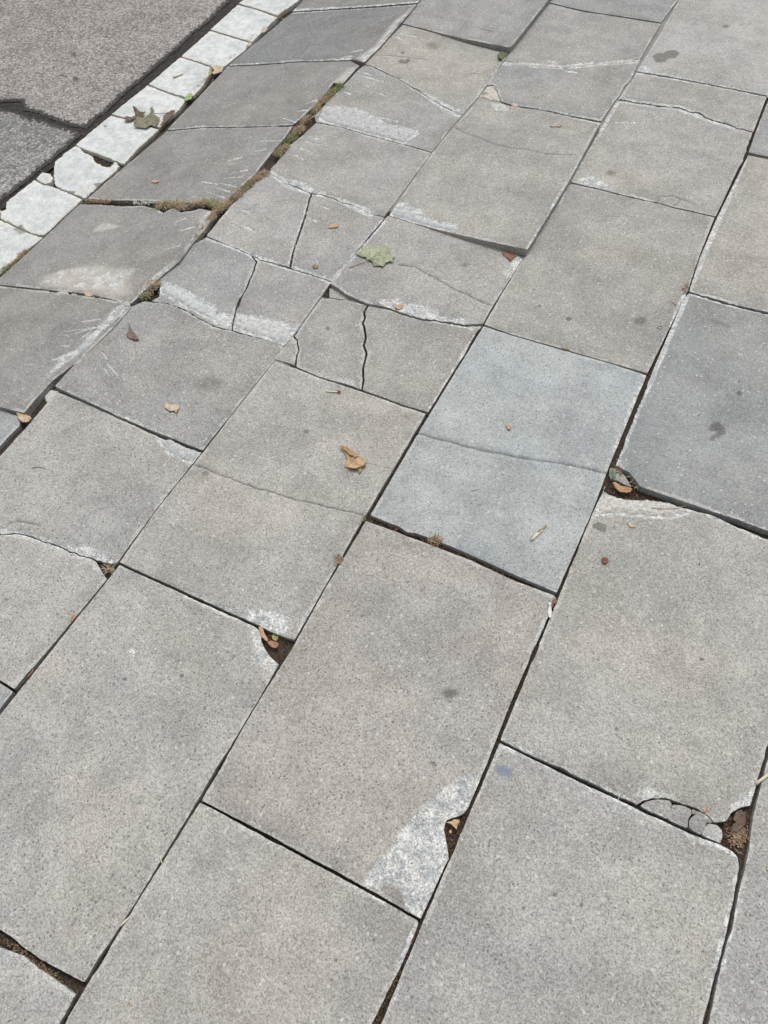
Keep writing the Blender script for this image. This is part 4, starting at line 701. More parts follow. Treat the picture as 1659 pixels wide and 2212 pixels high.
# ------------------------------------------------------------------ leaves, twigs and other litter
HOLE = (-.011, 0, 0)
def blob(name, poly, pl, mat, tint, lift=.002, curl=.003, thick=.0006, grid=.003, parent=None, ridge=(), seed=0., jit=.0008):
    """a thin curled piece (leaf blade, petal, chip) with a traced outline and real thickness"""
    pts = [conv(p, pl) for p in poly]; P = np.array(pts)
    Q = []
    for i in range(len(P)):
        a_, b_ = P[i], P[(i + 1) % len(P)]; m = max(1, int(np.linalg.norm(b_ - a_) / (grid * .8)))
        for k in range(m): Q.append(a_ + (b_ - a_) * k / m)
    Q = np.array(Q); Q += np.array([(jit * nz(x, y, 300, 1.), jit * nz(x, y, 300, 2.)) for x, y in Q])
    ar = sum(Q[i][0] * Q[(i + 1) % len(Q)][1] - Q[(i + 1) % len(Q)][0] * Q[i][1] for i in range(len(Q)))
    if ar < 0: Q = Q[::-1]
    mn, mx = Q.min(0), Q.max(0); X, Y = np.meshgrid(np.arange(mn[0], mx[0], grid), np.arange(mn[1], mx[1], grid))
    I = np.stack([X.ravel(), Y.ravel()], 1) + rng.uniform(-.2, .2, (X.size, 2)) * grid
    if len(I): I = I[inside(I, Q)]
    if len(I): I = I[seg_dist(I, Q) > grid * .5]
    vv, ee, ff, *_ = delaunay_2d_cdt([Vector(p) for p in list(Q) + list(I)], [], [list(range(len(Q)))], 1, 1e-7)
    V = np.array([(v[0], v[1]) for v in vv]); c = V.mean(0); R = max(1e-4, np.sqrt(((V - c) ** 2).sum(1)).max())
    rr = np.sqrt(((V - c) ** 2).sum(1)) / R
    z = pz(pl, V[:, 0], V[:, 1]) + lift + curl * (rr ** 2) * np.array([.55 + .9 * nz(x, y, 1.3 / R, seed) for x, y in V]) + curl * .35 * np.array([nz(x, y, 5 / R, seed + 3) for x, y in V])
    for rp in ridge:
        w = np.array([conv(p, pl) for p in rp]); d = seg_dist(V, w, False); z = z + .0012 * np.exp(-(d / .0016) ** 2) * (1 if curl >= 0 else -1)
    n = len(V); vs_ = [(V[i, 0], V[i, 1], z[i]) for i in range(n)] + [(V[i, 0], V[i, 1], z[i] - thick) for i in range(n)]
    F = [tuple(f) for f in ff]; cnt = set()
    for f in F:
        for i in range(3):
            e_ = (f[i], f[(i + 1) % 3])
            if (e_[1], e_[0]) in cnt: cnt.discard((e_[1], e_[0]))
            else: cnt.add(e_)
    F += [tuple(n + i for i in reversed(f)) for f in ff] + [(b_, a_, n + a_, n + b_) for a_, b_ in cnt]
    org = (float(c[0]), float(c[1]), float(pz(pl, *c)))
    o = link(name, vs_, F, mat, parent, True, origin=org); o.color = (*tint, 1); return o
def tube(name, path, pl, r0, r1, mat, h0=.003, h1=.003, parent=None, flat=1., sides=6, mid=0., tint=(1, 1, 1)):
    w = [conv(p, pl) for p in path]; n = len(w); C = []
    for i, (x, y) in enumerate(w):
        t = i / max(1, n - 1); C.append(Vector((x, y, pz(pl, x, y) + h0 + (h1 - h0) * t + mid * math.sin(math.pi * t))))
    vs_ = []; F = []
    for i in range(n):
        d = (C[min(i + 1, n - 1)] - C[max(i - 1, 0)]).normalized(); s = d.cross(Vector((0, 0, 1))).normalized(); u = s.cross(d); r = r0 + (r1 - r0) * i / max(1, n - 1)
        for k in range(sides): a_ = 2 * math.pi * k / sides; vs_.append(tuple(C[i] + s * (r * math.cos(a_)) + u * (r * flat * math.sin(a_))))
    for i in range(n - 1):
        for k in range(sides): a_ = i * sides + k; b_ = i * sides + (k + 1) % sides; F.append((a_, b_, b_ + sides, a_ + sides))
    F += [tuple(reversed(range(sides))), tuple(range((n - 1) * sides, n * sides))]
    org = tuple(sum(C, Vector()) / n); o = link(name, vs_, F, mat, parent, True, origin=org); o.color = (*tint, 1); return o
def thing(name, x, y, pl, label, cat, group=None):
    q = conv((x, y), pl); return tag(empty(name, (q[0], q[1], pz(pl, *q))), label, cat, group)

# green maple leaf
PL3 = SL['C3'][1]
t = thing('maple_leaf', 815, 553, PL3, 'pale green maple leaf with a long stem lying on a slab', 'leaf')
mo = T(1, 0, (640, 1640), (690, 1632), (682, 1600), (715, 1612), (738, 1595), (757, 1600), (760, 1620), (790, 1600), (822, 1600), (835, 1592), (845, 1612), (862, 1612), (866, 1640)) + \
     T(1, 1, (862, 2), (906, 12), (880, 30), (893, 42), (845, 52), (822, 80), (800, 70), (765, 72), (755, 45), (738, 36), (715, 32), (718, 20), (690, 14), (675, 8), (650, -8))
vb = (1, 1, (740, 36)); base = (553 + 740 / 3, 553 + 36 / 3)
rd = [[base, (553 + 845 / 3, 1600 / 3)], [base, (553 + 905 / 3, 553 + 12 / 3)], [base, (553 + 822 / 3, 553 + 76 / 3)], [base, (553 + 738 / 3, 1598 / 3)], [base, (553 + 650 / 3, 1640 / 3)]]
blob('leaf_blade', mo, PL3, M_LEAF, (.37, .40, .29), .004, .005, parent=t, ridge=rd, seed=2.)
for q in rd: tube('vein', [q[0], ((q[0][0] + q[1][0]) / 2, (q[0][1] + q[1][1]) / 2), ((q[0][0] + 3 * q[1][0]) / 4, (q[0][1] + 3 * q[1][1]) / 4)], PL3, .0008, .0003, blade('vein_tissue', (.36, .42, .24), (.42, .46, .28)) if 'vein_tissue' not in bpy.data.materials else bpy.data.materials['vein_tissue'], .0062, .0095, parent=t)
tube('stem', T(1, 1, (742, 34), (720, 40), (690, 52), (650, 62), (605, 80)), PL3, .0009, .0011, M_STEM, .006, .0015, parent=t)

# big curled brown leaf
t = thing('curled_leaf', 765, 995, FLAT, 'large curled brown leaf with a long thin stem, left of the pale blue slab', 'leaf')
bl = T(1, 1, (543, 1243), (560, 1236), (585, 1240), (615, 1262), (650, 1282), (672, 1300), (700, 1322), (716, 1355), (712, 1368), (690, 1378), (682, 1400), (672, 1414), (662, 1392), (630, 1390), (600, 1382), (580, 1372), (574, 1362), (582, 1350), (590, 1325), (578, 1290), (560, 1262))
blob('leaf_blade', bl, FLAT, M_LEAF, (.46, .31, .18), .004, .005, parent=t, ridge=[T(1, 1, (600, 1385), (640, 1330), (680, 1312)), T(1, 1, (660, 1390), (690, 1340))], seed=5.)
blob('folded_lobe', T(1, 1, (600, 1385), (620, 1345), (655, 1320), (700, 1330), (712, 1352), (700, 1372), (670, 1384), (640, 1392)), FLAT, M_LEAF, (.52, .36, .22), .010, .002, parent=t, seed=8.)
blob('folded_lobe', T(1, 1, (560, 1240), (600, 1256), (650, 1288), (672, 1304), (640, 1312), (605, 1300), (572, 1268)), FLAT, M_LEAF, (.40, .27, .16), .009, .002, parent=t, seed=9.)
tube('stem', T(1, 1, (620, 1345), (645, 1322), (675, 1314), (720, 1326), (780, 1345), (840, 1365), (892, 1378)), FLAT, .0010, .0008, M_STRAW, .019, .002, parent=t)

# fallen maple leaf on the kerb with a withered brown one
t = thing('maple_leaf', 315, 262, LOW, 'olive maple leaf with a dark stem lying on the pale kerb', 'leaf')
blob('leaf_blade', T(0, 0, (865, 800), (900, 770), (945, 765), (970, 750), (985, 740), (975, 722), (995, 715), (1005, 735), (1000, 755), (1040, 775), (1030, 800), (1005, 830), (985, 818), (950, 842), (915, 838), (870, 832), (885, 815)), LOW, M_LEAF, (.22, .215, .15), .005, .012, parent=t, seed=3., ridge=[T(0, 0, (985, 745), (930, 810)), T(0, 0, (985, 745), (1000, 825)), T(0, 0, (985, 745), (880, 800))])
tube('stem', T(0, 0, (980, 748), (1040, 742), (1100, 738)), LOW, .001, .001, M_DARK, .007, .004, parent=t)
o = blob('withered_leaf', T(0, 0, (808, 780), (825, 765), (860, 765), (880, 748), (868, 715), (885, 716), (915, 738), (950, 742), (930, 760), (900, 775), (870, 780), (850, 795), (815, 795)), LOW, M_LEAF, (.17, .12, .085), .005, .016, seed=4.); tag(o, 'shrivelled dark brown leaf touching the olive maple leaf on the kerb', 'leaf')
o = blob('withered_leaf', T(0, 0, (1060, 760), (1100, 730), (1140, 728), (1125, 755), (1090, 790), (1060, 825), (1040, 830), (1060, 790)), (-.158, 0, 0), M_LEAF, (.16, .12, .10), .006, .014, seed=6.); tag(o, 'dark crumpled leaf caught between the kerb and the slope beside the maple leaf', 'leaf')

LV = 'small dry leaves scattered on the pavement'
def leaf(label, poly, pl=FLAT, tint=(.48, .34, .20), lift=.002, curl=.006, name='dry_leaf', cat='leaf', group=LV, **k):
    o = blob(name, poly, pl, M_LEAF, tint, lift, curl, **k); return tag(o, label, cat, group)
leaf('purplish brown pointed leaf on the slab with the wide brown stain', T(0, 1, (840, 452), (858, 480), (868, 500), (890, 520), (907, 548), (885, 552), (845, 540), (822, 525), (824, 500), (836, 490)), SL['B6'][1], (.20, .145, .13), .003, .010)
leaf('cream lobed leaf near the lower edge of the slab with the wide brown stain', T(0, 1, (1070, 985), (1085, 958), (1098, 972), (1140, 965), (1165, 975), (1160, 1000), (1148, 1028), (1130, 1008), (1105, 1012), (1090, 1005)), SL['B6'][1], (.58, .48, .37), .003, .008)
leaf('bright orange brown leaf in the hole at the corner of the dark blue slab', T(2, 1, (645, 1488), (665, 1480), (695, 1498), (740, 1510), (772, 1525), (765, 1542), (730, 1548), (695, 1540), (665, 1515)), HOLE, (.48, .30, .17), .008, .010)
leaf('long orange leaf in the soil hole left of the centre', T(1, 2, (22, 765), (40, 752), (52, 770), (60, 800), (75, 820), (85, 845), (70, 850), (55, 830), (38, 822), (32, 790)), HOLE, (.50, .31, .19), .008, .006)
leaf('reddish orange leaf below the long orange leaf in the soil hole', T(1, 2, (80, 850), (100, 842), (125, 850), (148, 858), (150, 880), (130, 894), (105, 885), (85, 865)), HOLE, (.40, .23, .17), .008, .006)
leaf('curly yellowish leaf scrap in the soil hole left of the centre', T(1, 2, (106, 815), (122, 806), (150, 818), (148, 838), (128, 845), (112, 835)), HOLE, (.38, .33, .12), .006, .012)
leaf('tan leaf in the soil hole of the white eroded corner', T(1, 3, (1228, 358), (1260, 352), (1285, 338), (1318, 342), (1318, 358), (1305, 375), (1300, 405), (1282, 388), (1262, 368)), HOLE, (.60, .42, .26), .008, .008)
leaf('crumb of tan leaf below the tan leaf in the soil hole', T(1, 3, (1250, 412), (1262, 405), (1270, 422), (1255, 430)), HOLE, (.56, .36, .22), .006, .003)
leaf('dark rotten brown leaf in the big soil hole at the lower right', T(2, 3, (1440, 290), (1470, 278), (1500, 300), (1508, 345), (1490, 385), (1450, 425), (1420, 405), (1420, 370), (1445, 355), (1425, 340)), HOLE, (.15, .105, .085), .007, .008)
leaf('small tan leaf on the right piece of the cracked slab', T(1, 0, (470, 1472), (490, 1458), (520, 1450), (535, 1462), (528, 1478), (495, 1480), (475, 1482)), FLAT, (.52, .36, .24))
leaf('tiny lobed tan leaf near the upper right on the large tilted slab', T(2, 0, (243, 820), (255, 812), (285, 815), (315, 812), (320, 822), (300, 828), (285, 822), (262, 826)), SL['C2'][1], (.50, .37, .27))
leaf('flat tan leaf in the step at the top edge of the large tilted slab', T(1, 0, (1640, 712), (1655, 690), (1659, 690)) + T(2, 0, (20, 692), (45, 698), (80, 708), (60, 716), (20, 712)), FLAT, (.50, .35, .24), .002, .005)
leaf('orange leaf crumb on the white mortar at the corner of the tilted slab', T(1, 0, (1175, 1462), (1190, 1455), (1200, 1470), (1190, 1482), (1178, 1478)), (.004, 0, 0), (.50, .35, .25), .004, .003)
leaf('pinkish orange leaf scrap on the white edge below the green maple leaf', T(1, 1, (900, 345), (905, 330), (925, 322), (950, 325), (948, 345), (930, 356), (910, 352)), FLAT, (.60, .40, .28), .005, .006)
leaf('rounded tan leaf in the joint above the left edge slab', T(0, 1, (550, 250), (580, 236), (604, 252), (606, 272), (575, 268), (555, 262)), HR(.003), (.56, .40, .26), .004, .005)
leaf('tan leaf wedged in the gap at the left edge of the photo', T(0, 1, (115, 1030), (160, 1030), (200, 1045), (210, 1060), (185, 1088), (150, 1085), (125, 1060)), (.0, 0, 0), (.54, .42, .28), .004, .010)
leaf('dark rust leaf scraps in the corner right of the tilted slab', T(1, 0, (1590, 1645), (1620, 1636), (1659, 1650)) + T(2, 0, (30, 1659), (10, 1675)) + T(1, 1, (1650, 40), (1620, 15)), (-.002, 0, 0), (.28, .14, .10), .003, .006)
leaf('small brown seed shaped leaf on the slope', T(0, 0, (980, 1178), (1000, 1168), (1025, 1172), (1032, 1184), (1010, 1190), (985, 1186)), HR(-.002), (.46, .33, .25), .002, .008)
leaf('orange flake in the grassy cross joint', T(0, 0, (704, 1305), (714, 1296), (722, 1308), (716, 1322)), HR(-.004), (.56, .26, .11), .006, .004)
leaf('dark green curled leaf in the corner of the raised step at the top', T(1, 0, (1562, 365), (1590, 340), (1625, 342), (1630, 358), (1600, 380), (1595, 398), (1570, 394)), FLAT, (.14, .17, .09), .003, .010)
leaf('bright green leaf at the corner of the kerb', T(0, 0, (1195, 648), (1220, 618), (1240, 614), (1252, 622), (1240, 650), (1215, 662), (1198, 660)), LOW, (.33, .42, .20), .004, .008)
leaf('cream papery leaf clump between kerb and slope near the top', T(0, 0, (1370, 440), (1410, 430), (1452, 445), (1440, 470), (1400, 495), (1375, 480), (1392, 462)), (-.156, 0, 0), (.58, .47, .36), .004, .014)
leaf('yellow green grass leaf beside the cream papery clump', T(0, 0, (1352, 498), (1362, 450), (1375, 445), (1372, 480), (1356, 512)), (-.156, 0, 0), (.36, .36, .18), .006, .008)
leaf('pale tan leaf at the kerb edge near the top of the photo', T(1, 0, (38, 198), (60, 182), (78, 192), (60, 214), (42, 222)), (-.156, 0, 0), (.56, .44, .34), .004, .008)
leaf('second pale tan leaf at the kerb edge lower than the first', T(0, 0, (1595, 300), (1620, 278), (1632, 288), (1615, 310), (1600, 312)), (-.156, 0, 0), (.54, .42, .34), .004, .008)
leaf('dull brown leaf scrap near the joint on the cracked slab piece', T(1, 1, (365, 72), (382, 55), (402, 62), (405, 78), (380, 88)), FLAT, (.25, .22, .15), .002, .005)
leaf('tiny crumpled tan leaf on the pale blue slab', T(2, 1, (-42, 1098), (-20, 1095), (-5, 1108), (-12, 1128), (-30, 1130)), FLAT, (.44, .36, .26), .002, .008)
leaf('cream leaf flake near the top of the large right slab', T(2, 2, (752, 72), (768, 68), (785, 82), (806, 95), (798, 104), (768, 102), (756, 90)), FLAT, (.58, .48, .38), .001, .003)
leaf('rust red blob shaped leaf on the large right slab', T(2, 2, (582, 300), (600, 294), (620, 300), (626, 325), (608, 342), (586, 335)), FLAT, (.22, .10, .06), .001, .005)
leaf('orange pink leaf flake beside the cracked corner', T(2, 3, (1237, 252), (1252, 240), (1264, 258), (1258, 282), (1246, 290), (1236, 272)), FLAT, (.58, .38, .28), .001, .004)
leaf('tan leaf flake at the right edge of the photo above the soil hole', T(2, 3, (1562, 0), (1580, -5), (1586, 12), (1570, 24)), FLAT, (.54, .38, .28), .001, .004)
leaf('yellowish leaf on the lower right slab at the edge of the photo', T(2, 3, (1645, 640), (1658, 622), (1675, 640), (1670, 680), (1652, 668)), FLAT, (.56, .48, .30), .002, .005)
leaf('orange leaf stuck in the long joint at the left', T(0, 2, (470, 672), (482, 664), (494, 680), (478, 700), (462, 722), (458, 705)), FLAT, (.46, .27, .18), .001, .004)
leaf('brown leaf strip lower in the long joint at the left', T(0, 2, (215, 1020), (222, 1030), (200, 1055), (180, 1075), (182, 1062)), (-.003, 0, 0), (.30, .19, .14), .001, .003)
leaf('rust coloured scrap in the joint at the upper edge of the pale blue slab', T(2, 1, (310, 597), (340, 598), (372, 606), (376, 616), (345, 610)), (-.001, 0, 0), (.26, .19, .09), .002, .003)
leaf('small orange fleck at the bottom of the slab left of the centre joint', T(0, 3, (828, 1520), (838, 1508), (846, 1520), (836, 1536)), FLAT, (.46, .30, .20), .0005, .001)

# twigs, straws, seeds
def stick(label, path, pl=FLAT, r0=.0012, r1=.001, mat=None, name='straw', cat='straw', h0=.0015, h1=.0015, group='straws and twigs scattered on the pavement', **k):
    return tag(tube(name, path, pl, r0, r1, mat or M_STRAW, h0, h1, **k), label, cat, group)
t = thing('wood_splinter', 1163, 1150, FLAT, 'split wood splinter, half white and half brown, on the pale blue slab', 'splinter')
tube('pale_half', T(2, 2, (124, 184), (150, 158), (196, 118)), FLAT, .0042, .004, M_STRAW, .0028, .0028, parent=t, flat=.4)
tube('brown_half', T(2, 2, (170, 136), (195, 112), (222, 88)), FLAT, .0030, .0026, M_WOOD, .0040, .0036, parent=t, flat=.5)
stick('brown wood splinter lying on a kerb stone', T(0, 0, (1124, 508), (1150, 498), (1187, 484)), LOW, .0045, .003, M_WOOD, 'wood_splinter', 'splinter', .003, .003, flat=.5)
t = thing('winged_seed', 1188, 1322, FLAT, 'white winged seed lying across the long joint below the pale blue slab', 'seed')
blob('seed_wing', T(2, 2, (232, 640), (238, 612), (250, 618), (258, 650), (254, 686), (240, 692), (232, 672)), FLAT, M_WHITE, (1, 1, 1), .004, .003, parent=t)
blob('seed_head', T(2, 2, (233, 600), (242, 590), (252, 596), (252, 612), (240, 616)), FLAT, M_WHITE, (1, 1, 1), .005, .004, parent=t)
o = blob('husk', T(2, 2, (258, 575), (272, 566), (290, 580), (288, 598), (268, 600), (262, 622), (254, 610)), (-.002, 0, 0), M_LEAF, (.24, .14, .10), .004, .008); tag(o, 'small brown dried husk just above the white winged seed', 'husk')
t = thing('twig', 720, 847, FLAT, 'pale twig with a dark red bud on the slab with the big curled leaf', 'twig')
tube('twig_stem', T(1, 1, (452, 878), (480, 882), (505, 884), (530, 886)), FLAT, .0028, .002, M_STRAW, .002, .003, parent=t, flat=.6)
blob('bud', T(1, 1, (524, 880), (540, 876), (551, 884), (546, 894), (530, 893)), FLAT, M_LEAF, (.16, .06, .045), .003, .004, parent=t)
stick('curved dark twig on the slab at the left', T(0, 1, (208, 1380), (222, 1370), (248, 1368), (275, 1372), (294, 1380)), FLAT, .0013, .0009, M_WOOD, 'twig', 'twig')
stick('short white straw below the big curled leaf', T(1, 1, (388, 1412), (394, 1424), (399, 1438)), FLAT, .0014, .001, M_WHITE)
stick('thin straw on the lower part of the pale blue slab', T(1, 1, (1393, 1522), (1420, 1516), (1448, 1508)), FLAT, .001, .0008)
stick('thin straw on the large right slab near the photo edge', T(2, 2, (1518, 410), (1545, 392), (1568, 376)), FLAT, .001, .0008)
stick('pale straw lying across the lower left joint', T(0, 3, (782, 1025), (808, 1000), (836, 974)), FLAT, .0022, .0018, h0=.003, h1=.003, flat=.6)
stick('thin straw poking from the joint higher up', T(0, 3, (1040, 572), (1046, 598), (1055, 628)), FLAT, .0012, .001, h0=.003)
stick('broad yellow straw across the joint at the right edge of the photo', T(2, 3, (1578, 104), (1620, 72), (1665, 40), (1700, 10)), FLAT, .0032, .0022, h0=.003, h1=.006, flat=.4)
stick('short straw standing in the joint above the cracked corner', T(2, 3, (688, 205), (692, 190), (694, 165)), FLAT, .001, .0008, h0=.001, h1=.006)
stick('thin dark twig on the cream strip of the large right slab', T(2, 1, (905, 1632), (960, 1640), (1030, 1640), (1080, 1632), (1125, 1620)), (.002, 0, 0), .0009, .0006, M_WOOD, 'twig', 'twig')
stick('pale straw at the bottom corner of the chipped kerb stone', T(0, 0, (558, 1215), (562, 1245), (568, 1275)), LOW, .0022, .0018, M_WHITE)
stick('short pale straw next to the first at the chipped kerb stone', T(0, 0, (575, 1235), (572, 1255), (575, 1272)), LOW, .0018, .0015, M_WHITE)
stick('small rust twig on the road', T(0, 0, (390, 490), (415, 493), (432, 500)), ROAD, .002, .0015, blade('rusty_twig', (.22, .10, .07), (.30, .15, .10)), 'twig', 'twig')
stick('short dark splinter on the large right slab', T(2, 2, (1212, 348), (1215, 332)), FLAT, .0009, .0007, M_DARK)
stick('white hair thin stalk on the top slab near the step', T(1, 0, (1445, 178), (1480, 188), (1525, 203)), SL['B0'][1], .0014, .001, M_WHITE)
stick('pale stalk curl on the beige slab near the top', T(1, 0, (1395, 478), (1410, 470), (1430, 476), (1448, 482)), FLAT, .0018, .001, M_WHITE)
stick('brown ring of twig on the large slab above the pale blue slab', T(2, 1, (948, 470), (944, 460), (956, 454), (972, 458), (976, 468), (962, 476), (950, 472)), FLAT, .0012, .001, M_WOOD, 'twig', 'twig')
stick('short brown twig beside the joint above the dark blue slab', T(2, 1, (1042, 300), (1052, 312), (1064, 322)), FLAT, .0024, .0016, M_WOOD, 'twig', 'twig')
# dry star of bud scales in the joint crossing
t = thing('bud_cluster', 1480, 625, FLAT, 'orange brown dry bud scales in the joint above the dark blue slab', 'bud scales')
for k, (a_, b_) in enumerate((((1100, 218), (1125, 210)), ((1128, 200), (1138, 172)), ((1130, 208), (1152, 205)), ((1118, 225), (1142, 232)), ((1112, 240), (1130, 222)))):
    tube('scale', T(2, 1, a_, ((a_[0] + b_[0]) / 2, (a_[1] + b_[1]) / 2), b_), FLAT, .0026, .0014, M_STEM, .003, .005, parent=t, flat=.5)

# grass and moss growing in the joints (nobody could count the blades)
def grass(label, path, pl, width, n, mix=(.5, .3, .2), L=(.012, .028), up=.6, cat='grass', name='joint_grass', dz=-.001):
    w = [conv(p, pl) for p in path]; seg = [math.hypot(b[0] - a[0], b[1] - a[1]) for a, b in zip(w[:-1], w[1:])]; tot = sum(seg); r = random.Random(len(label))
    V = []; F = []; MI = []
    for _ in range(n):
        s = r.random() * tot; i = 0
        while i < len(seg) - 1 and s > seg[i]: s -= seg[i]; i += 1
        a, b = w[i], w[i + 1]; t_ = s / seg[i]; nx_, ny_ = -(b[1] - a[1]) / seg[i], (b[0] - a[0]) / seg[i]; off = r.gauss(0, .32) * width
        x, y = a[0] + (b[0] - a[0]) * t_ + nx_ * off, a[1] + (b[1] - a[1]) * t_ + ny_ * off
        dens = nz(x, y, 25, 3.)
        if dens < -.08 and r.random() < .85: continue
        z = pz(pl, x, y) + dz; az = r.uniform(0, 2 * math.pi); l = r.uniform(*L); el = r.uniform(.1, 1.2) * up + .15; wd = r.uniform(.0008, .0017)
        dx, dy = math.cos(az), math.sin(az); px, py = -dy * wd, dx * wd; b0 = len(V); cx, cy, cz = x, y, z; e_ = el + .5
        for k in range(4):
            f = (1 - k / 3.3); V += [(cx - px * f, cy - py * f, cz), (cx + px * f, cy + py * f, cz + .0002)]
            cx += dx * math.cos(e_) * l / 3; cy += dy * math.cos(e_) * l / 3; cz += math.sin(e_) * l / 3; e_ -= r.uniform(.3, .7)
        g_ = nz(x, y, 14, 8.) + r.uniform(-.25, .25); m_ = 2 if g_ > .5 - mix[2] else (0 if r.random() < mix[0] / (mix[0] + mix[1]) else 1)
        for k in range(3): q = b0 + 2 * k; F.append((q, q + 1, q + 3, q + 2)); MI.append(m_)
    o = link(name, V, F, [M_DRY, M_RUST, M_GRN], None, True, fmat=MI); tag(o, label, cat, None, 'stuff'); return o
HG = (-.004, 0, 0)
grass('dry tan and green grass filling the long joint between slope and level slabs', [(738, 185), (722, 200), (700, 218), (680, 240), (662, 262), (640, 290), (618, 318), (600, 340)], HG, .026, 3000, (.5, .3, .22))
grass('brown dry grass lower in the long joint, above the cracked slab', [(578, 374), (560, 385), (545, 395), (520, 420), (495, 440), (475, 455), (455, 475)], HG, .022, 1900, (.5, .4, .14))
grass('sparse dry grass beside the left piece of the cracked slab', [(455, 475), (440, 500), (420, 522)], HG, .014, 350, (.6, .3, .3))
grass('dry grass cushions in the cross joint of the slope', [(338, 445), (352, 448), (370, 443), (385, 447), (400, 450), (415, 447), (440, 440), (470, 447)], HR(-.003), .030, 2300, (.55, .3, .2))
grass('thin brown weeds in the cross joint nearer the kerb', [(185, 434), (215, 436), (240, 436)], HR(-.004), .016, 380, (.3, .6, .1), L=(.006, .014))
grass('dry grass tuft at the white crumbling edge left of the centre', [(305, 645), (318, 635), (330, 622), (338, 612)], HG, .032, 700, (.7, .2, .15), L=(.012, .028))
grass('small green and straw tuft growing in the long centre joint', [(730, 1218), (733, 1211), (738, 1204)], HG, .016, 130, (.5, .2, .35), L=(.010, .022), up=.9)
grass('tiny green moss sprig at the corner of the pale blue slab', [(783, 1126), (786, 1118)], HG, .010, 60, (.1, .1, .9), L=(.004, .010))
grass('brown roots in the wide joint below the pale blue slab', [(925, 1168), (938, 1166), (952, 1172)], HG, .018, 160, (.2, .9, .0), L=(.008, .018))
grass('olive moss and grass along the kerb foot at the left', [(0, 592), (20, 575), (43, 555), (62, 540)], (-.162, 0, 0), .022, 700, (.4, .3, .35), L=(.006, .014))
grass('dry debris grass in the gap between kerb and slope near the top', [(415, 200), (440, 180), (452, 168), (470, 155)], (-.164, 0, 0), .020, 380, (.4, .4, .3), L=(.008, .018))
grass('dark weeds along the kerb beside the maple leaf', [(337, 288), (350, 275), (362, 262)], (-.164, 0, 0), .016, 260, (.2, .8, .1), L=(.006, .014))
grass('brown weeds at the top of the kerb', [(568, 62), (590, 42), (620, 20)], (-.164, 0, 0), .016, 350, (.3, .6, .1), L=(.006, .014))
grass('green and brown moss in the wide joint at the bottom left', [(2, 2026), (30, 2045), (60, 2065), (90, 2090), (125, 2110), (160, 2135)], (-.008, 0, 0), .008, 170, (.02, .8, .22), L=(.003, .008), name='joint_moss', cat='moss')
grass('matted straw in the small hole by the crack at the left', [(232, 1235), (240, 1225)], HG, .016, 50, (.8, .2, 0), L=(.010, .020))
grass('roots at the top corner of the hole beside the tiny sprout', [(1322, 1000), (1328, 1008), (1375, 1052)], HG, .014, 90, (.2, .8, 0), L=(.010, .020))
grass('withered roots in the big soil hole at the lower right', [(1590, 1790), (1600, 1800), (1598, 1815), (1580, 1825)], HOLE, .030, 260, (.3, .8, .0), L=(.006, .014), dz=.001)

# tiny sprout
t = thing('sprout', 1324, 1026, HOLE, 'tiny seedling with round green leaves in the hole beside the triangular stone', 'plant')
for cx_, cy_, rx_ in ((648, 1392, 9), (634, 1432, 9), (660, 1430, 12), (652, 1412, 6)):
    blob('leaf', T(2, 1, *[(cx_ + rx_ * 1.1 * math.cos(k * .785), cy_ + rx_ * math.sin(k * .785)) for k in range(8)]), (-.004, 0, 0), M_PLANT, (1, 1, 1), .006, .003, parent=t, grid=.002)
tube('stem', T(2, 1, (648, 1400), (650, 1414), (655, 1428)), (-.004, 0, 0), .0008, .0006, M_PLANT, .003, .006, parent=t)

# crumbs of soil and leaf litter in the holes, grit on the slabs (countless)
def crumbs(label, polys, n, sz, mats, name='soil_crumbs', cat='soil', mi=None):
    r = random.Random(len(label) + n); V = []; F = []; MI = []
    for poly, pl, k_ in polys:
        w = np.array([conv(p, pl) for p in poly]); mn, mx = w.min(0), w.max(0); c = 0; tr = 0
        while c < n * k_ and tr < 40 * n:
            tr += 1; x, y = r.uniform(mn[0], mx[0]), r.uniform(mn[1], mx[1])
            if not inside(np.array([[x, y]]), w)[0]: continue
            c += 1; s = r.uniform(*sz) * (1 if r.random() < .85 else 1.6); z = pz(pl, x, y); b = len(V)
            p6 = [(s, 0, 0), (0, s, 0), (-s, 0, 0), (0, -s, 0), (0, 0, s * .7), (0, 0, -s * .5)]
            a_ = r.uniform(0, 6.28); ca, sa = math.cos(a_), math.sin(a_)
            for (u, v_, w_) in p6:
                u *= r.uniform(.6, 1.3); v_ *= r.uniform(.5, 1.1); V.append((x + u * ca - v_ * sa, y + u * sa + v_ * ca, z + w_))
            for i in range(4): F += [(b + i, b + (i + 1) % 4, b + 4), (b + (i + 1) % 4, b + i, b + 5)]
            m_ = r.choice(mi) if mi else r.randrange(len(mats)); MI += [m_] * 8
    return tag(link(name, V, F, mats, None, False, fmat=MI), label, cat, None, 'stuff')
M_CR1 = blade('brown_crumb', (.10, .06, .04), (.17, .10, .065)); M_CR2 = blade('rust_crumb', (.26, .13, .07), (.20, .12, .08)); M_GRIT = blade('pale_grit', (.42, .41, .39), (.55, .54, .51))
HZ = (-.014, 0, 0)
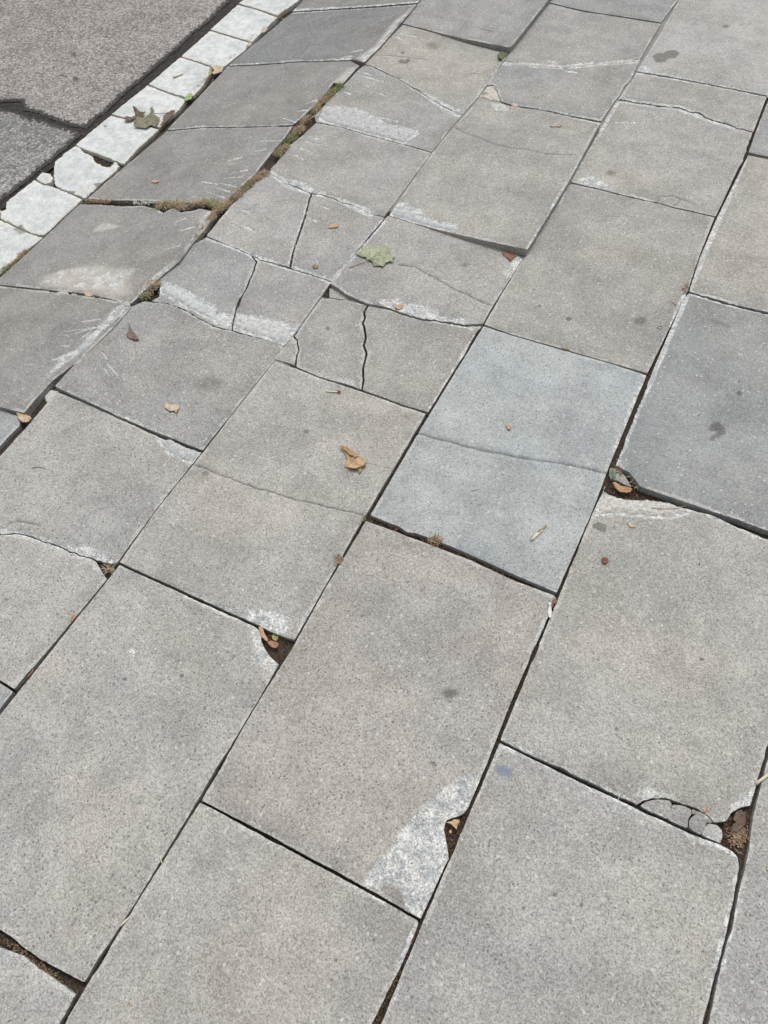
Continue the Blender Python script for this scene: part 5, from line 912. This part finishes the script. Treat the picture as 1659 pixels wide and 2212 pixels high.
crumbs('dark soil crumbs and leaf litter filling the broken holes in the pavement', [
    (T(2, 1, (600, 1470), (640, 1440), (760, 1500), (830, 1500), (1000, 1570), (930, 1585), (750, 1580), (600, 1530)), HZ, 1.0),
    (T(1, 2, (40, 765), (130, 805), (230, 842), (160, 975), (60, 880)), HZ, .8),
    (T(1, 3, (1370, 275), (1240, 340), (1220, 400), (1245, 580), (1310, 440)), HZ, .8),
    (T(2, 3, (1540, 270), (1440, 290), (1370, 360), (1370, 490), (1480, 570), (1510, 560)), HZ, 1.3),
    (T(0, 2, (640, 320), (740, 330), (700, 390)), HZ, .3)], 420, (.0008, .0022), [M_CR1, M_CR2, M_DARK], mi=[0, 0, 0, 1, 2, 2])
crumbs('debris of soil and bark in the gap between kerb and slope', [([(100, 512), (175, 446), (185, 450), (112, 518)], (-.172, 0, 0), .6), ([(270, 358), (355, 285), (362, 290), (278, 366)], (-.172, 0, 0), .9), ([(405, 215), (490, 145), (498, 148), (412, 222)], (-.170, 0, 0), 1), ([(550, 95), (645, 5), (652, 8), (558, 100)], (-.172, 0, 0), 1),
    ([(163, 317), (268, 358), (262, 366), (236, 358), (205, 345)], (-.176, 0, 0), .8)], 260, (.0012, .0034), [M_CR1, M_CR2, M_DARK, M_GRIT], 'debris', 'debris', mi=[0, 0, 1, 2, 2, 2, 3])
crumbs('dark dirt and bark crumbs in the joint below the pale blue slab', [([(800, 1116), (900, 1155), (1106, 1243), (1100, 1250), (890, 1165), (795, 1124)], (-.007, 0, 0), 1), ([(905, 2000), (870, 2095), (815, 2212), (800, 2212), (850, 2100)], (-.006, 0, 0), .7), ([(0, 2016), (173, 2140), (168, 2146), (0, 2034)], (-.008, 0, 0), .9), ([(55, 1445), (130, 1345), (135, 1348), (60, 1450)], (-.005, 0, 0), .25)], 420, (.0008, .0020), [M_CR1, M_CR2, M_DARK], 'joint_dirt', 'dirt', mi=[0, 0, 2, 2, 2, 1])
crumbs('pale mortar grit along the cross joint of the slope', [([(288, 434), (345, 434), (345, 442), (288, 442)], HR(-.006), .5), ([(186, 637), (285, 655), (284, 661), (186, 642)], HR(-.002), .25)], 200, (.0015, .005), [M_GRIT], 'mortar_grit', 'grit')
crumbs('scattered sand grains and grit on the pavement', [([(0, 1000), (1650, 300), (1650, 2200), (0, 2200)], (.0005, 0, 0), 1)], 260, (.0006, .0013), [M_GRIT, M_DARK, M_CR1], 'grit', 'grit')
